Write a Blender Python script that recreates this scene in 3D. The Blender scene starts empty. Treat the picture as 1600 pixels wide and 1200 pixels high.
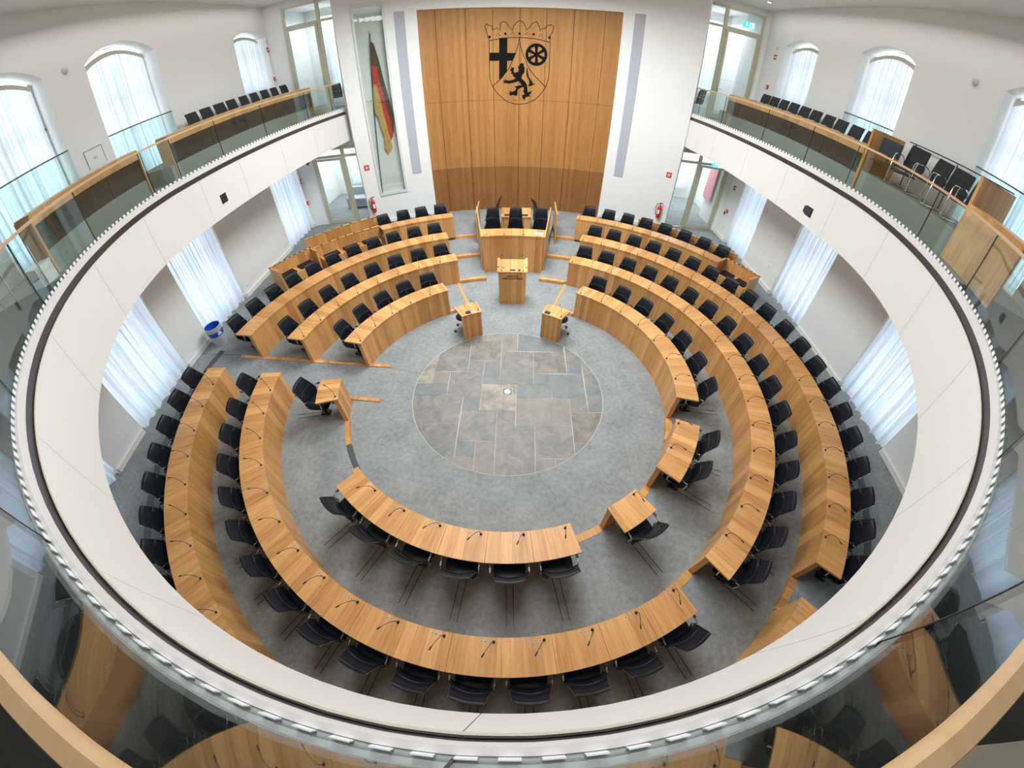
import bpy, bmesh, math, random, json
from mathutils import Vector, Matrix

random.seed(7)
C = bpy.context.scene.collection
SC = bpy.context.scene
PI = math.pi

# ------------------------------------------------------------------ camera, world, lights, exposure
cam_data = bpy.data.cameras.new('camera')
cam = bpy.data.objects.new('camera', cam_data)
C.objects.link(cam)
cam_data.type = 'PANO'                       # very wide phone lens: its own barrel curve as a polynomial
lens = cam_data.cycles if hasattr(cam_data, 'cycles') else cam_data
lens.panorama_type = 'FISHEYE_LENS_POLYNOMIAL'
lens.fisheye_fov = 3.1
cam_data.sensor_fit = 'HORIZONTAL'
cam_data.sensor_width = 32
cam_data.sensor_height = 24
lens.fisheye_polynomial_k0 = 0
lens.fisheye_polynomial_k1 = -1.9830546878 / 20
lens.fisheye_polynomial_k2 = 1.2469657514 / 400
lens.fisheye_polynomial_k3 = -1.2028782978 / 8000
lens.fisheye_polynomial_k4 = 0.4967753284 / 160000
_r = Vector((0.999828, 0.017708, 0.005429)); _u = Vector((-0.016618, 0.728252, 0.685107)); _f = Vector((-0.008178, 0.68508, -0.728422))
cam.matrix_world = Matrix(((_r.x, _u.x, -_f.x, 0.165312), (_r.y, _u.y, -_f.y, -5.651561), (_r.z, _u.z, -_f.z, 6.253277), (0, 0, 0, 1)))
cam_data.clip_start = 0.02
cam_data.clip_end = 200
SC.camera = cam

world = bpy.data.worlds.new('world'); SC.world = world; world.use_nodes = True
world.node_tree.nodes['Background'].inputs[0].default_value = (0.85, 0.93, 1.0, 1)
world.node_tree.nodes['Background'].inputs[1].default_value = 0.4

def area(name, loc, rot, sx, sy, power, color=(1, 1, 1), shape='RECTANGLE', spread=180):
    l = bpy.data.lights.new(name, 'AREA'); l.shape = shape; l.size = sx
    if shape in ('RECTANGLE', 'ELLIPSE'): l.size_y = sy
    l.energy = power; l.color = color; l.spread = math.radians(spread)
    o = bpy.data.objects.new(name, l); C.objects.link(o); o.location = loc; o.rotation_euler = rot
    return o
# the round luminous ceiling over the assembly circle (out of frame above) and the ceiling ring over the gallery
area('ceiling_lamp', (0, 5.4, 8.95), (0, 0, 0), 5.0, 5.0, 950, (0.93, 0.985, 1.0), 'DISK', 168)
area('ceiling_lamp_rear', (0, -1.0, 8.95), (0, 0, 0), 5.0, 5.0, 400, (0.95, 0.985, 1.0), 'DISK')
area('gallery_lamp_left', (-7.9, 2.5, 8.98), (0, 0, 0), 1.0, 13, 55, (1.0, 0.98, 0.95))
area('gallery_lamp_right', (7.9, 2.5, 8.98), (0, 0, 0), 1.0, 13, 55, (1.0, 0.98, 0.95))
area('corridor_lamp_left', (-7.6, 12.6, 3.3), (0, 0, 0), 2, 2.5, 120, (0.9, 0.97, 1.0))
area('corridor_lamp_right', (8.0, 12.6, 3.3), (0, 0, 0), 2, 2.5, 140, (0.9, 0.97, 1.0))
area('corridor_lamp_left_up', (-7.6, 12.6, 8.7), (0, 0, 0), 2, 2.5, 90, (0.9, 0.97, 1.0))
area('corridor_lamp_right_up', (8.0, 12.6, 8.7), (0, 0, 0), 2, 2.5, 110, (0.9, 0.97, 1.0))
DAY = 1.95                                   # radiance of the daylit window panes

vs = SC.view_settings
vs.view_transform = 'Standard'; vs.look = 'None'; vs.gamma = 1; vs.exposure = 0.16; vs.use_curve_mapping = False
SC.cycles.use_denoising = True
SC.cycles.max_bounces = 8
SC.cycles.diffuse_bounces = 4
SC.cycles.glossy_bounces = 3
SC.cycles.transparent_max_bounces = 12
SC.cycles.sample_clamp_indirect = 6
SC.cycles.caustics_reflective = False
SC.cycles.caustics_refractive = False

# ------------------------------------------------------------------ helpers
class MB:
    """collects shapes in world coordinates, then links them as one mesh object"""
    def __init__(s): s.v = []; s.f = []; s.m = []; s.mi = 0
    def add(s, verts, faces):
        b = len(s.v); s.v += [tuple(v) for v in verts]
        for f in faces: s.f.append([b + i for i in f]); s.m.append(s.mi)
        return s
    def box(s, x0, x1, y0, y1, z0, z1):
        v = [(x, y, z) for z in (z0, z1) for y in (y0, y1) for x in (x0, x1)]
        return s.add(v, [(0, 2, 3, 1), (4, 5, 7, 6), (0, 1, 5, 4), (2, 6, 7, 3), (0, 4, 6, 2), (1, 3, 7, 5)])
    def obox(s, c, ux, uy, uz, hx, hy, hz):
        c, ux, uy, uz = Vector(c), Vector(ux), Vector(uy), Vector(uz)
        v = [c + ux * hx * i + uy * hy * j + uz * hz * k for k in (-1, 1) for j in (-1, 1) for i in (-1, 1)]
        return s.add(v, [(0, 2, 3, 1), (4, 5, 7, 6), (0, 1, 5, 4), (2, 6, 7, 3), (0, 4, 6, 2), (1, 3, 7, 5)])
    def arc(s, a0, a1, r0, r1, z0, z1, n=None, cy=0.0):
        """curved block, angles in degrees clockwise from +Y"""
        if n is None: n = max(1, int(abs(a1 - a0) / 2.0))
        v = []
        for i in range(n + 1):
            a = math.radians(a0 + (a1 - a0) * i / n); sa, ca = math.sin(a), math.cos(a)
            v += [(r0 * sa, r0 * ca + cy, z0), (r1 * sa, r1 * ca + cy, z0), (r1 * sa, r1 * ca + cy, z1), (r0 * sa, r0 * ca + cy, z1)]
        f = []
        for i in range(n):
            b = 4 * i
            for k in range(4): f.append((b + k, b + (k + 1) % 4, b + 4 + (k + 1) % 4, b + 4 + k))
        f.append((3, 2, 1, 0)); f.append((4 * n, 4 * n + 1, 4 * n + 2, 4 * n + 3))
        return s.add(v, f)
    def tube(s, pts, r, n=8, cap=True):
        pts = [Vector(p) for p in pts]; rr = r if isinstance(r, (list, tuple)) else [r] * len(pts)
        v = []; prev = None
        for i, p in enumerate(pts):
            d = (pts[min(i + 1, len(pts) - 1)] - pts[max(i - 1, 0)]).normalized()
            if prev is None:
                up = Vector((0, 0, 1)) if abs(d.z) < 0.9 else Vector((1, 0, 0)); a = d.cross(up).normalized()
            else: a = (prev - d * prev.dot(d)).normalized()
            prev = a; b = d.cross(a)
            for k in range(n):
                t = 2 * PI * k / n; v.append(p + (a * math.cos(t) + b * math.sin(t)) * rr[i])
        f = []
        for i in range(len(pts) - 1):
            for k in range(n): f.append((i * n + k, i * n + (k + 1) % n, (i + 1) * n + (k + 1) % n, (i + 1) * n + k))
        if cap: f.append(tuple(range(n))[::-1]); f.append(tuple(range((len(pts) - 1) * n, len(pts) * n)))
        return s.add(v, f)
    def lathe(s, prof, c=(0, 0, 0), n=20):
        v = []; c = Vector(c)
        for r, z in prof:
            for k in range(n): t = 2 * PI * k / n; v.append((c.x + r * math.cos(t), c.y + r * math.sin(t), c.z + z))
        f = []
        for i in range(len(prof) - 1):
            for k in range(n): f.append((i * n + k, i * n + (k + 1) % n, (i + 1) * n + (k + 1) % n, (i + 1) * n + k))
        f.append(tuple(range(n))[::-1]); f.append(tuple(range((len(prof) - 1) * n, len(prof) * n)))
        return s.add(v, f)
    def prism(s, poly, fn0, fn1):
        """poly of 2-D points extruded between fn0(p) and fn1(p) (both give 3-D points)"""
        n = len(poly); v = [fn0(p) for p in poly] + [fn1(p) for p in poly]
        f = [tuple(range(n))[::-1], tuple(range(n, 2 * n))] + [(i, (i + 1) % n, n + (i + 1) % n, n + i) for i in range(n)]
        return s.add(v, f)
    def quad(s, *p): return s.add(p, [tuple(range(len(p)))])
    def build(s, name, mat, parent=None, smooth=False, base=None, fix=True):
        if base is None:
            base = Vector((0, 0, 0)); q = parent
            while q is not None: base = base + q.location; q = q.parent
        me = bpy.data.meshes.new(name)
        me.from_pydata([tuple(Vector(v) - Vector(base)) for v in s.v], [], s.f)
        for mm in (mat if isinstance(mat, (list, tuple)) else [mat]): me.materials.append(mm)
        for p, k in zip(me.polygons, s.m): p.material_index = k
        if fix:
            bm = bmesh.new(); bm.from_mesh(me); bmesh.ops.recalc_face_normals(bm, faces=bm.faces); bm.to_mesh(me); bm.free()
        if smooth:
            me.polygons.foreach_set('use_smooth', [True] * len(me.polygons))
            try: me.set_sharp_from_angle(angle=math.radians(40))
            except Exception: pass
        o = bpy.data.objects.new(name, me); C.objects.link(o); o.parent = parent
        if parent is None: o.location = base
        return o

def tag(o, label=None, cat=None, group=None, kind=None):
    if label: o['label'] = label
    if cat: o['category'] = cat
    if group: o['group'] = group
    if kind: o['kind'] = kind
    return o
def thing(name, label, cat, loc=(0, 0, 0), rz=0.0, group=None):
    o = bpy.data.objects.new(name, None); C.objects.link(o); o.location = loc; o.rotation_euler = (0, 0, rz)
    o.empty_display_size = 0.1
    return tag(o, label, cat, group)
def struct(mb, name, mat, label=None, smooth=False, fix=True):
    o = mb.build(name, mat, None, smooth, (0, 0, 0), fix); o['kind'] = 'structure'
    if label: o['label'] = label
    return o
def dup(root, loc, rz, label, group=None):
    r = root.copy(); C.objects.link(r); r.location = loc; r.rotation_euler = (0, 0, rz); r['label'] = label
    if group: r['group'] = group
    for ch in list(root.children):
        c = ch.copy(); C.objects.link(c); c.parent = r
        for g in ch.children: d = g.copy(); C.objects.link(d); d.parent = c
    return r
def slab2d(polys, thick):
    """filled 2-D outline (holes = further closed outlines) -> list of verts, faces extruded by +-thick/2 about z=0"""
    cu = bpy.data.curves.new('tmp', 'CURVE'); cu.dimensions = '2D'; cu.fill_mode = 'BOTH'; cu.extrude = thick / 2
    for poly in polys:
        sp = cu.splines.new('POLY'); sp.points.add(len(poly) - 1); sp.use_cyclic_u = True
        for p, q in zip(sp.points, poly): p.co = (q[0], q[1], 0, 1)
    return curve_geo(cu)
def curve_geo(cu):
    o = bpy.data.objects.new('tmp', cu); me = bpy.data.meshes.new_from_object(o)
    vv = [v.co.copy() for v in me.vertices]; ff = [list(p.vertices) for p in me.polygons]
    bpy.data.objects.remove(o); bpy.data.meshes.remove(me); bpy.data.curves.remove(cu)
    return vv, ff
def text_geo(txt, size, thick, align='CENTER'):
    cu = bpy.data.curves.new('tmp', 'FONT'); cu.body = txt; cu.size = size; cu.extrude = thick / 2; cu.align_x = align; cu.align_y = 'CENTER'; cu.resolution_u = 2
    return curve_geo(cu)
def P(a, r, z=0.0):
    a = math.radians(a); return Vector((r * math.sin(a), r * math.cos(a), z))
ORD = ['first', 'second', 'third', 'fourth', 'fifth', 'sixth', 'seventh', 'eighth', 'ninth', 'tenth', 'eleventh', 'twelfth', 'thirteenth', 'fourteenth', 'fifteenth', 'sixteenth', 'seventeenth', 'eighteenth', 'nineteenth', 'twentieth', 'twenty-first', 'twenty-second', 'twenty-third']

def ceil_z(y): return 9.03 + 0.038 * (9.5 - y)
# ------------------------------------------------------------------ materials
def new_mat(name):
    m = bpy.data.materials.new(name); m.use_nodes = True; nt = m.node_tree
    return m, nt, nt.nodes['Principled BSDF']
def N(nt, t, **kw):
    n = nt.nodes.new(t)
    for k, v in kw.items(): setattr(n, k, v)
    return n
def mth(nt, op, a, b=None, c=None):
    n = nt.nodes.new('ShaderNodeMath'); n.operation = op
    for i, x in enumerate((a, b, c)):
        if x is None: continue
        if isinstance(x, (int, float)): n.inputs[i].default_value = x
        else: nt.links.new(x, n.inputs[i])
    return n.outputs[0]
def plain(name, col, rough=0.5, metal=0.0, noise=0.0, scale=8.0, bump=0.0, coat=0.0, spec=0.5):
    m, nt, b = new_mat(name)
    b.inputs['Roughness'].default_value = rough; b.inputs['Metallic'].default_value = metal
    b.inputs['Specular IOR Level'].default_value = spec
    if coat: b.inputs['Coat Weight'].default_value = coat; b.inputs['Coat Roughness'].default_value = 0.15
    tc = N(nt, 'ShaderNodeNewGeometry'); nz = N(nt, 'ShaderNodeTexNoise'); nz.inputs['Scale'].default_value = scale; nz.inputs['Detail'].default_value = 4
    nt.links.new(tc.outputs['Position'], nz.inputs['Vector'])
    mx = N(nt, 'ShaderNodeMix', data_type='RGBA')
    mx.inputs[6].default_value = (*[c * (1 - noise) for c in col], 1); mx.inputs[7].default_value = (*[min(1, c * (1 + noise)) for c in col], 1)
    nt.links.new(nz.outputs['Fac'], mx.inputs[0]); nt.links.new(mx.outputs[2], b.inputs['Base Color'])
    if bump:
        bp = N(nt, 'ShaderNodeBump'); bp.inputs['Strength'].default_value = bump; bp.inputs['Distance'].default_value = 0.01
        nt.links.new(nz.outputs['Fac'], bp.inputs['Height']); nt.links.new(bp.outputs[0], b.inputs['Normal'])
    return m
def wood(name, c_lo, c_hi, mode='polar', R=5.0, plank=7.0, rough=0.38, fine=1.0, vary=0.9, origin=(0, 0)):
    """veneer in staves: 'polar' staves lie along the radius / height, 'x' and 'y' run staves across that axis"""
    m, nt, b = new_mat(name)
    g = N(nt, 'ShaderNodeNewGeometry'); sx = N(nt, 'ShaderNodeSeparateXYZ'); nt.links.new(g.outputs['Position'], sx.inputs[0])
    X, Y, Z = sx.outputs
    if mode == 'polar':
        u = mth(nt, 'MULTIPLY', mth(nt, 'ARCTAN2', X, Y), R); rad = mth(nt, 'SQRT', mth(nt, 'ADD', mth(nt, 'MULTIPLY', X, X), mth(nt, 'MULTIPLY', Y, Y)))
    elif mode == 'x': u = X; rad = Y
    else: u = Y; rad = X
    wob = N(nt, 'ShaderNodeTexNoise'); wob.inputs['Scale'].default_value = 0.9; nt.links.new(g.outputs['Position'], wob.inputs['Vector'])
    pid = mth(nt, 'FLOOR', mth(nt, 'MULTIPLY', u, plank))
    wn = N(nt, 'ShaderNodeTexWhiteNoise', noise_dimensions='1D'); nt.links.new(pid, wn.inputs['W'])
    cb = N(nt, 'ShaderNodeCombineXYZ')
    nt.links.new(mth(nt, 'ADD', mth(nt, 'MULTIPLY', u, 26.0 * fine), mth(nt, 'MULTIPLY', wn.outputs['Value'], 30.0)), cb.inputs[0])
    nt.links.new(mth(nt, 'MULTIPLY', rad, 1.6), cb.inputs[1]); nt.links.new(mth(nt, 'MULTIPLY', Z, 1.2), cb.inputs[2])
    gr = N(nt, 'ShaderNodeTexNoise'); gr.inputs['Scale'].default_value = 1.0; gr.inputs['Detail'].default_value = 5; gr.inputs['Roughness'].default_value = 0.62; gr.inputs['Distortion'].default_value = 0.5
    nt.links.new(cb.outputs[0], gr.inputs['Vector'])
    fac = mth(nt, 'ADD', mth(nt, 'MULTIPLY', wn.outputs['Value'], 0.5 * vary), mth(nt, 'MULTIPLY', mth(nt, 'SUBTRACT', gr.outputs['Fac'], 0.25), 1.05))
    cr = N(nt, 'ShaderNodeValToRGB'); cr.color_ramp.elements[0].color = (*c_lo, 1); cr.color_ramp.elements[1].color = (*c_hi, 1)
    cr.color_ramp.elements[0].position = 0.05; cr.color_ramp.elements[1].position = 0.95
    nt.links.new(fac, cr.inputs[0]); nt.links.new(cr.outputs[0], b.inputs['Base Color'])
    b.inputs['Roughness'].default_value = rough; b.inputs['Specular IOR Level'].default_value = 0.5 if rough < 0.45 else 0.25
    return m
def glass(name, tint=(0.93, 0.975, 0.955), rough=0.0, base=0.035, refl=(0.95, 0.98, 1.0)):
    """thin clear pane: see-through with a fresnel reflection"""
    m = bpy.data.materials.new(name); m.use_nodes = True; nt = m.node_tree; nt.nodes.clear()
    out = N(nt, 'ShaderNodeOutputMaterial'); mix = N(nt, 'ShaderNodeMixShader'); tr = N(nt, 'ShaderNodeBsdfTransparent'); gl = N(nt, 'ShaderNodeBsdfGlossy')
    tr.inputs[0].default_value = (*tint, 1); gl.inputs['Roughness'].default_value = rough; gl.inputs[0].default_value = (*refl, 1)
    lw = N(nt, 'ShaderNodeLayerWeight'); lw.inputs[0].default_value = 0.5
    f2 = mth(nt, 'ADD', mth(nt, 'MULTIPLY', mth(nt, 'POWER', lw.outputs['Facing'], 5.0), 0.9), base)
    nt.links.new(f2, mix.inputs[0]); nt.links.new(tr.outputs[0], mix.inputs[1]); nt.links.new(gl.outputs[0], mix.inputs[2]); nt.links.new(mix.outputs[0], out.inputs[0])
    return m
def emit(name, col, s):
    m = bpy.data.materials.new(name); m.use_nodes = True; nt = m.node_tree; nt.nodes.clear()
    out = N(nt, 'ShaderNodeOutputMaterial'); e = N(nt, 'ShaderNodeEmission'); e.inputs[0].default_value = (*col, 1); e.inputs[1].default_value = s
    nt.links.new(e.outputs[0], out.inputs[0]); return m
def curtain_mat():
    """sheer voile: folds seen edge-on are denser, so less daylight comes through there"""
    m = bpy.data.materials.new('sheer_curtain'); m.use_nodes = True; nt = m.node_tree; nt.nodes.clear()
    out = N(nt, 'ShaderNodeOutputMaterial'); a = N(nt, 'ShaderNodeBsdfDiffuse'); t = N(nt, 'ShaderNodeBsdfTranslucent'); tr = N(nt, 'ShaderNodeBsdfTransparent')
    a.inputs[0].default_value = (0.80, 0.83, 0.86, 1); t.inputs[0].default_value = (0.76, 0.85, 0.96, 1); tr.inputs[0].default_value = (0.9, 0.95, 1, 1)
    lw = N(nt, 'ShaderNodeLayerWeight'); lw.inputs[0].default_value = 0.5
    m1 = N(nt, 'ShaderNodeMixShader'); m2 = N(nt, 'ShaderNodeMixShader')
    nt.links.new(mth(nt, 'SUBTRACT', 0.66, mth(nt, 'MULTIPLY', lw.outputs['Facing'], 0.62)), m1.inputs[0])
    nt.links.new(mth(nt, 'MULTIPLY', mth(nt, 'POWER', mth(nt, 'SUBTRACT', 1.0, lw.outputs['Facing']), 2.0), 0.05), m2.inputs[0])
    nt.links.new(a.outputs[0], m1.inputs[1]); nt.links.new(t.outputs[0], m1.inputs[2]); nt.links.new(m1.outputs[0], m2.inputs[1]); nt.links.new(tr.outputs[0], m2.inputs[2]); nt.links.new(m2.outputs[0], out.inputs[0])
    return m

M = {}
M['oak'] = wood('oak_veneer', (0.42, 0.18, 0.05), (0.87, 0.47, 0.175), 'polar', 5.0, 6.0)
M['oakx'] = wood('oak_veneer_straight', (0.42, 0.18, 0.05), (0.87, 0.47, 0.175), 'x', plank=6.0)
M['oaky'] = wood('oak_veneer_gallery', (0.40, 0.22, 0.09), (0.68, 0.40, 0.18), 'y', plank=4.0)
M['oakrail'] = wood('oak_handrail', (0.52, 0.33, 0.17), (0.66, 0.45, 0.26), 'polar', 7.0, 1.0, 0.35, 0.5, 0.4)
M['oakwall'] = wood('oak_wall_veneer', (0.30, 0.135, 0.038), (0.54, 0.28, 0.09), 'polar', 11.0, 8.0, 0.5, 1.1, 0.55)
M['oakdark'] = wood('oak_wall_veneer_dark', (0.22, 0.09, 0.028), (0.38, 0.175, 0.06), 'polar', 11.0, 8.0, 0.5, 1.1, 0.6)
M['wall'] = plain('white_plaster', (0.83, 0.835, 0.82), 0.85, noise=0.015, scale=1.5)
M['ceil'] = plain('ceiling_plaster', (0.93, 0.925, 0.92), 0.9, noise=0.01, scale=2)
M['fascia'] = plain('white_fascia_panel', (0.79, 0.775, 0.76), 0.45, noise=0.01, scale=2)
M['curb'] = plain('painted_curb', (0.76, 0.74, 0.73), 0.4, noise=0.01)
M['gap'] = plain('dark_shadow_gap', (0.045, 0.04, 0.045), 0.35)
M['channel'] = plain('grey_channel', (0.56, 0.56, 0.57), 0.35)
M['cream'] = plain('cream_edge_strip', (0.80, 0.74, 0.60), 0.35)
M['trim'] = plain('white_skirting', (0.82, 0.81, 0.78), 0.5)
M['acoustic'] = plain('grey_acoustic_panel', (0.44, 0.46, 0.52), 0.9, noise=0.03, scale=60)
M['leather'] = plain('black_leather', (0.009, 0.011, 0.016), 0.36, noise=0.25, scale=35, bump=0.15, spec=0.16)
M['fabric'] = plain('black_mesh_fabric', (0.012, 0.013, 0.015), 0.75, noise=0.3, scale=60)
M['chrome'] = plain('polished_chrome', (0.72, 0.73, 0.75), 0.16, 1.0)
M['darkchrome'] = plain('dark_chrome_edge', (0.16, 0.165, 0.18), 0.3, 0.9)
M['ring'] = plain('socket_ring', (0.62, 0.58, 0.52), 0.4)
M['plastic'] = plain('black_plastic', (0.02, 0.02, 0.022), 0.4)
M['darkgrey'] = plain('dark_grey_metal', (0.10, 0.105, 0.11), 0.45, 0.4)
M['steel'] = plain('brushed_steel', (0.62, 0.62, 0.62), 0.32, 1.0)
M['brass'] = plain('bronze_frame', (0.56, 0.53, 0.40), 0.4, 0.15)
M['gfloor'] = plain('gallery_carpet', (0.25, 0.27, 0.25), 0.95, noise=0.1, scale=40)
M['gshade'] = plain('shaded_gallery_carpet', (0.018, 0.016, 0.014), 0.7, noise=0.4, scale=3)  # gallery carpet with the shade of the rear deck put into its colour
M['gfront'] = plain('dark_desk_front', (0.028, 0.026, 0.026), 0.6, noise=0.15, scale=20)
M['glass'] = glass('balustrade_glass')
M['glassdoor'] = glass('door_glass', (0.95, 0.98, 0.975))
M['glassguard'] = glass('guard_glass', (0.90, 0.975, 0.95))
M['curtain'] = curtain_mat()
M['heading'] = plain('curtain_heading', (0.74, 0.69, 0.58), 0.9)
M['day'] = emit('daylit_pane', (0.86, 0.94, 1.0), DAY)
M['mullion'] = plain('window_frame_grey', (0.5, 0.52, 0.52), 0.5)
M['red'] = plain('signal_red', (0.62, 0.02, 0.03), 0.35)
M['white'] = plain('sign_white', (0.85, 0.85, 0.85), 0.4)
M['blue'] = plain('bin_blue', (0.01, 0.08, 0.55), 0.4)
M['binbody'] = plain('bin_grey', (0.52, 0.54, 0.53), 0.4)
M['exit'] = emit('exit_sign_green', (0.05, 0.75, 0.60), 1.6)
M['exitw'] = emit('exit_sign_white', (0.9, 1.0, 1.0), 1.6)
M['screen'] = emit('blue_touch_screen', (0.03, 0.16, 0.33), 0.9)
M['mon'] = plain('monitor_glass', (0.045, 0.055, 0.08), 0.15)
M['crest'] = plain('black_inlay', (0.008, 0.008, 0.008), 0.9, spec=0.1)
M['groove'] = plain('routed_groove', (0.05, 0.022, 0.01), 0.9, spec=0.1)
M['flagk'] = plain('flag_black_cloth', (0.085, 0.055, 0.03), 0.9, noise=0.5, scale=9, bump=1)
M['flagr'] = plain('flag_red_cloth', (0.50, 0.045, 0.03), 0.9, noise=0.45, scale=9, bump=1)
M['flagg'] = plain('flag_gold_cloth', (0.50, 0.31, 0.09), 0.9, noise=0.45, scale=9, bump=1)
M['paper'] = plain('paper', (0.85, 0.85, 0.83), 0.8)
M['pink'] = plain('pink_poster', (0.85, 0.35, 0.38), 0.6)

def carpet():
    m, nt, b = new_mat('grey_carpet'); b.inputs['Roughness'].default_value = 1.0; b.inputs['Specular IOR Level'].default_value = 0.1
    g = N(nt, 'ShaderNodeNewGeometry')
    n1 = N(nt, 'ShaderNodeTexNoise'); n1.inputs['Scale'].default_value = 1.3; n1.inputs['Detail'].default_value = 6; n1.inputs['Roughness'].default_value = 0.65
    n2 = N(nt, 'ShaderNodeTexNoise'); n2.inputs['Scale'].default_value = 11; n2.inputs['Detail'].default_value = 5; n2.inputs['Roughness'].default_value = 0.7
    for n in (n1, n2): nt.links.new(g.outputs['Position'], n.inputs['Vector'])
    f = mth(nt, 'ADD', mth(nt, 'MULTIPLY', n1.outputs['Fac'], 0.5), mth(nt, 'MULTIPLY', n2.outputs['Fac'], 0.6))
    cr = N(nt, 'ShaderNodeValToRGB'); e = cr.color_ramp.elements
    e[0].position = 0.38; e[0].color = (0.19, 0.205, 0.205, 1); e[1].position = 0.70; e[1].color = (0.335, 0.352, 0.355, 1)
    nt.links.new(f, cr.inputs[0]); nt.links.new(cr.outputs[0], b.inputs['Base Color'])
    return m
M['carpet'] = carpet()
def stone(name, c1, c2):
    m, nt, b = new_mat(name); b.inputs['Roughness'].default_value = 0.55
    g = N(nt, 'ShaderNodeNewGeometry'); n1 = N(nt, 'ShaderNodeTexNoise'); n1.inputs['Scale'].default_value = 3.0; n1.inputs['Detail'].default_value = 10; n1.inputs['Roughness'].default_value = 0.72; n1.inputs['Distortion'].default_value = 0.8
    nt.links.new(g.outputs['Position'], n1.inputs['Vector']); cr = N(nt, 'ShaderNodeValToRGB'); e = cr.color_ramp.elements
    e[0].position = 0.36; e[0].color = (*c1, 1); e[1].position = 0.64; e[1].color = (*c2, 1)
    nt.links.new(n1.outputs['Fac'], cr.inputs[0]); nt.links.new(cr.outputs[0], b.inputs['Base Color'])
    return m
STONES = [stone('slate_grey', (0.145, 0.145, 0.145), (0.265, 0.245, 0.22)), stone('slate_blue', (0.145, 0.155, 0.165), (0.22, 0.225, 0.225)),
          stone('slate_brown', (0.13, 0.125, 0.12), (0.285, 0.235, 0.19)), stone('slate_warm', (0.19, 0.175, 0.16), (0.29, 0.25, 0.21)), stone('slate_sand', (0.18, 0.165, 0.145), (0.42, 0.35, 0.27))]
M['grout'] = plain('light_grout', (0.47, 0.45, 0.41), 0.8)

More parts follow.
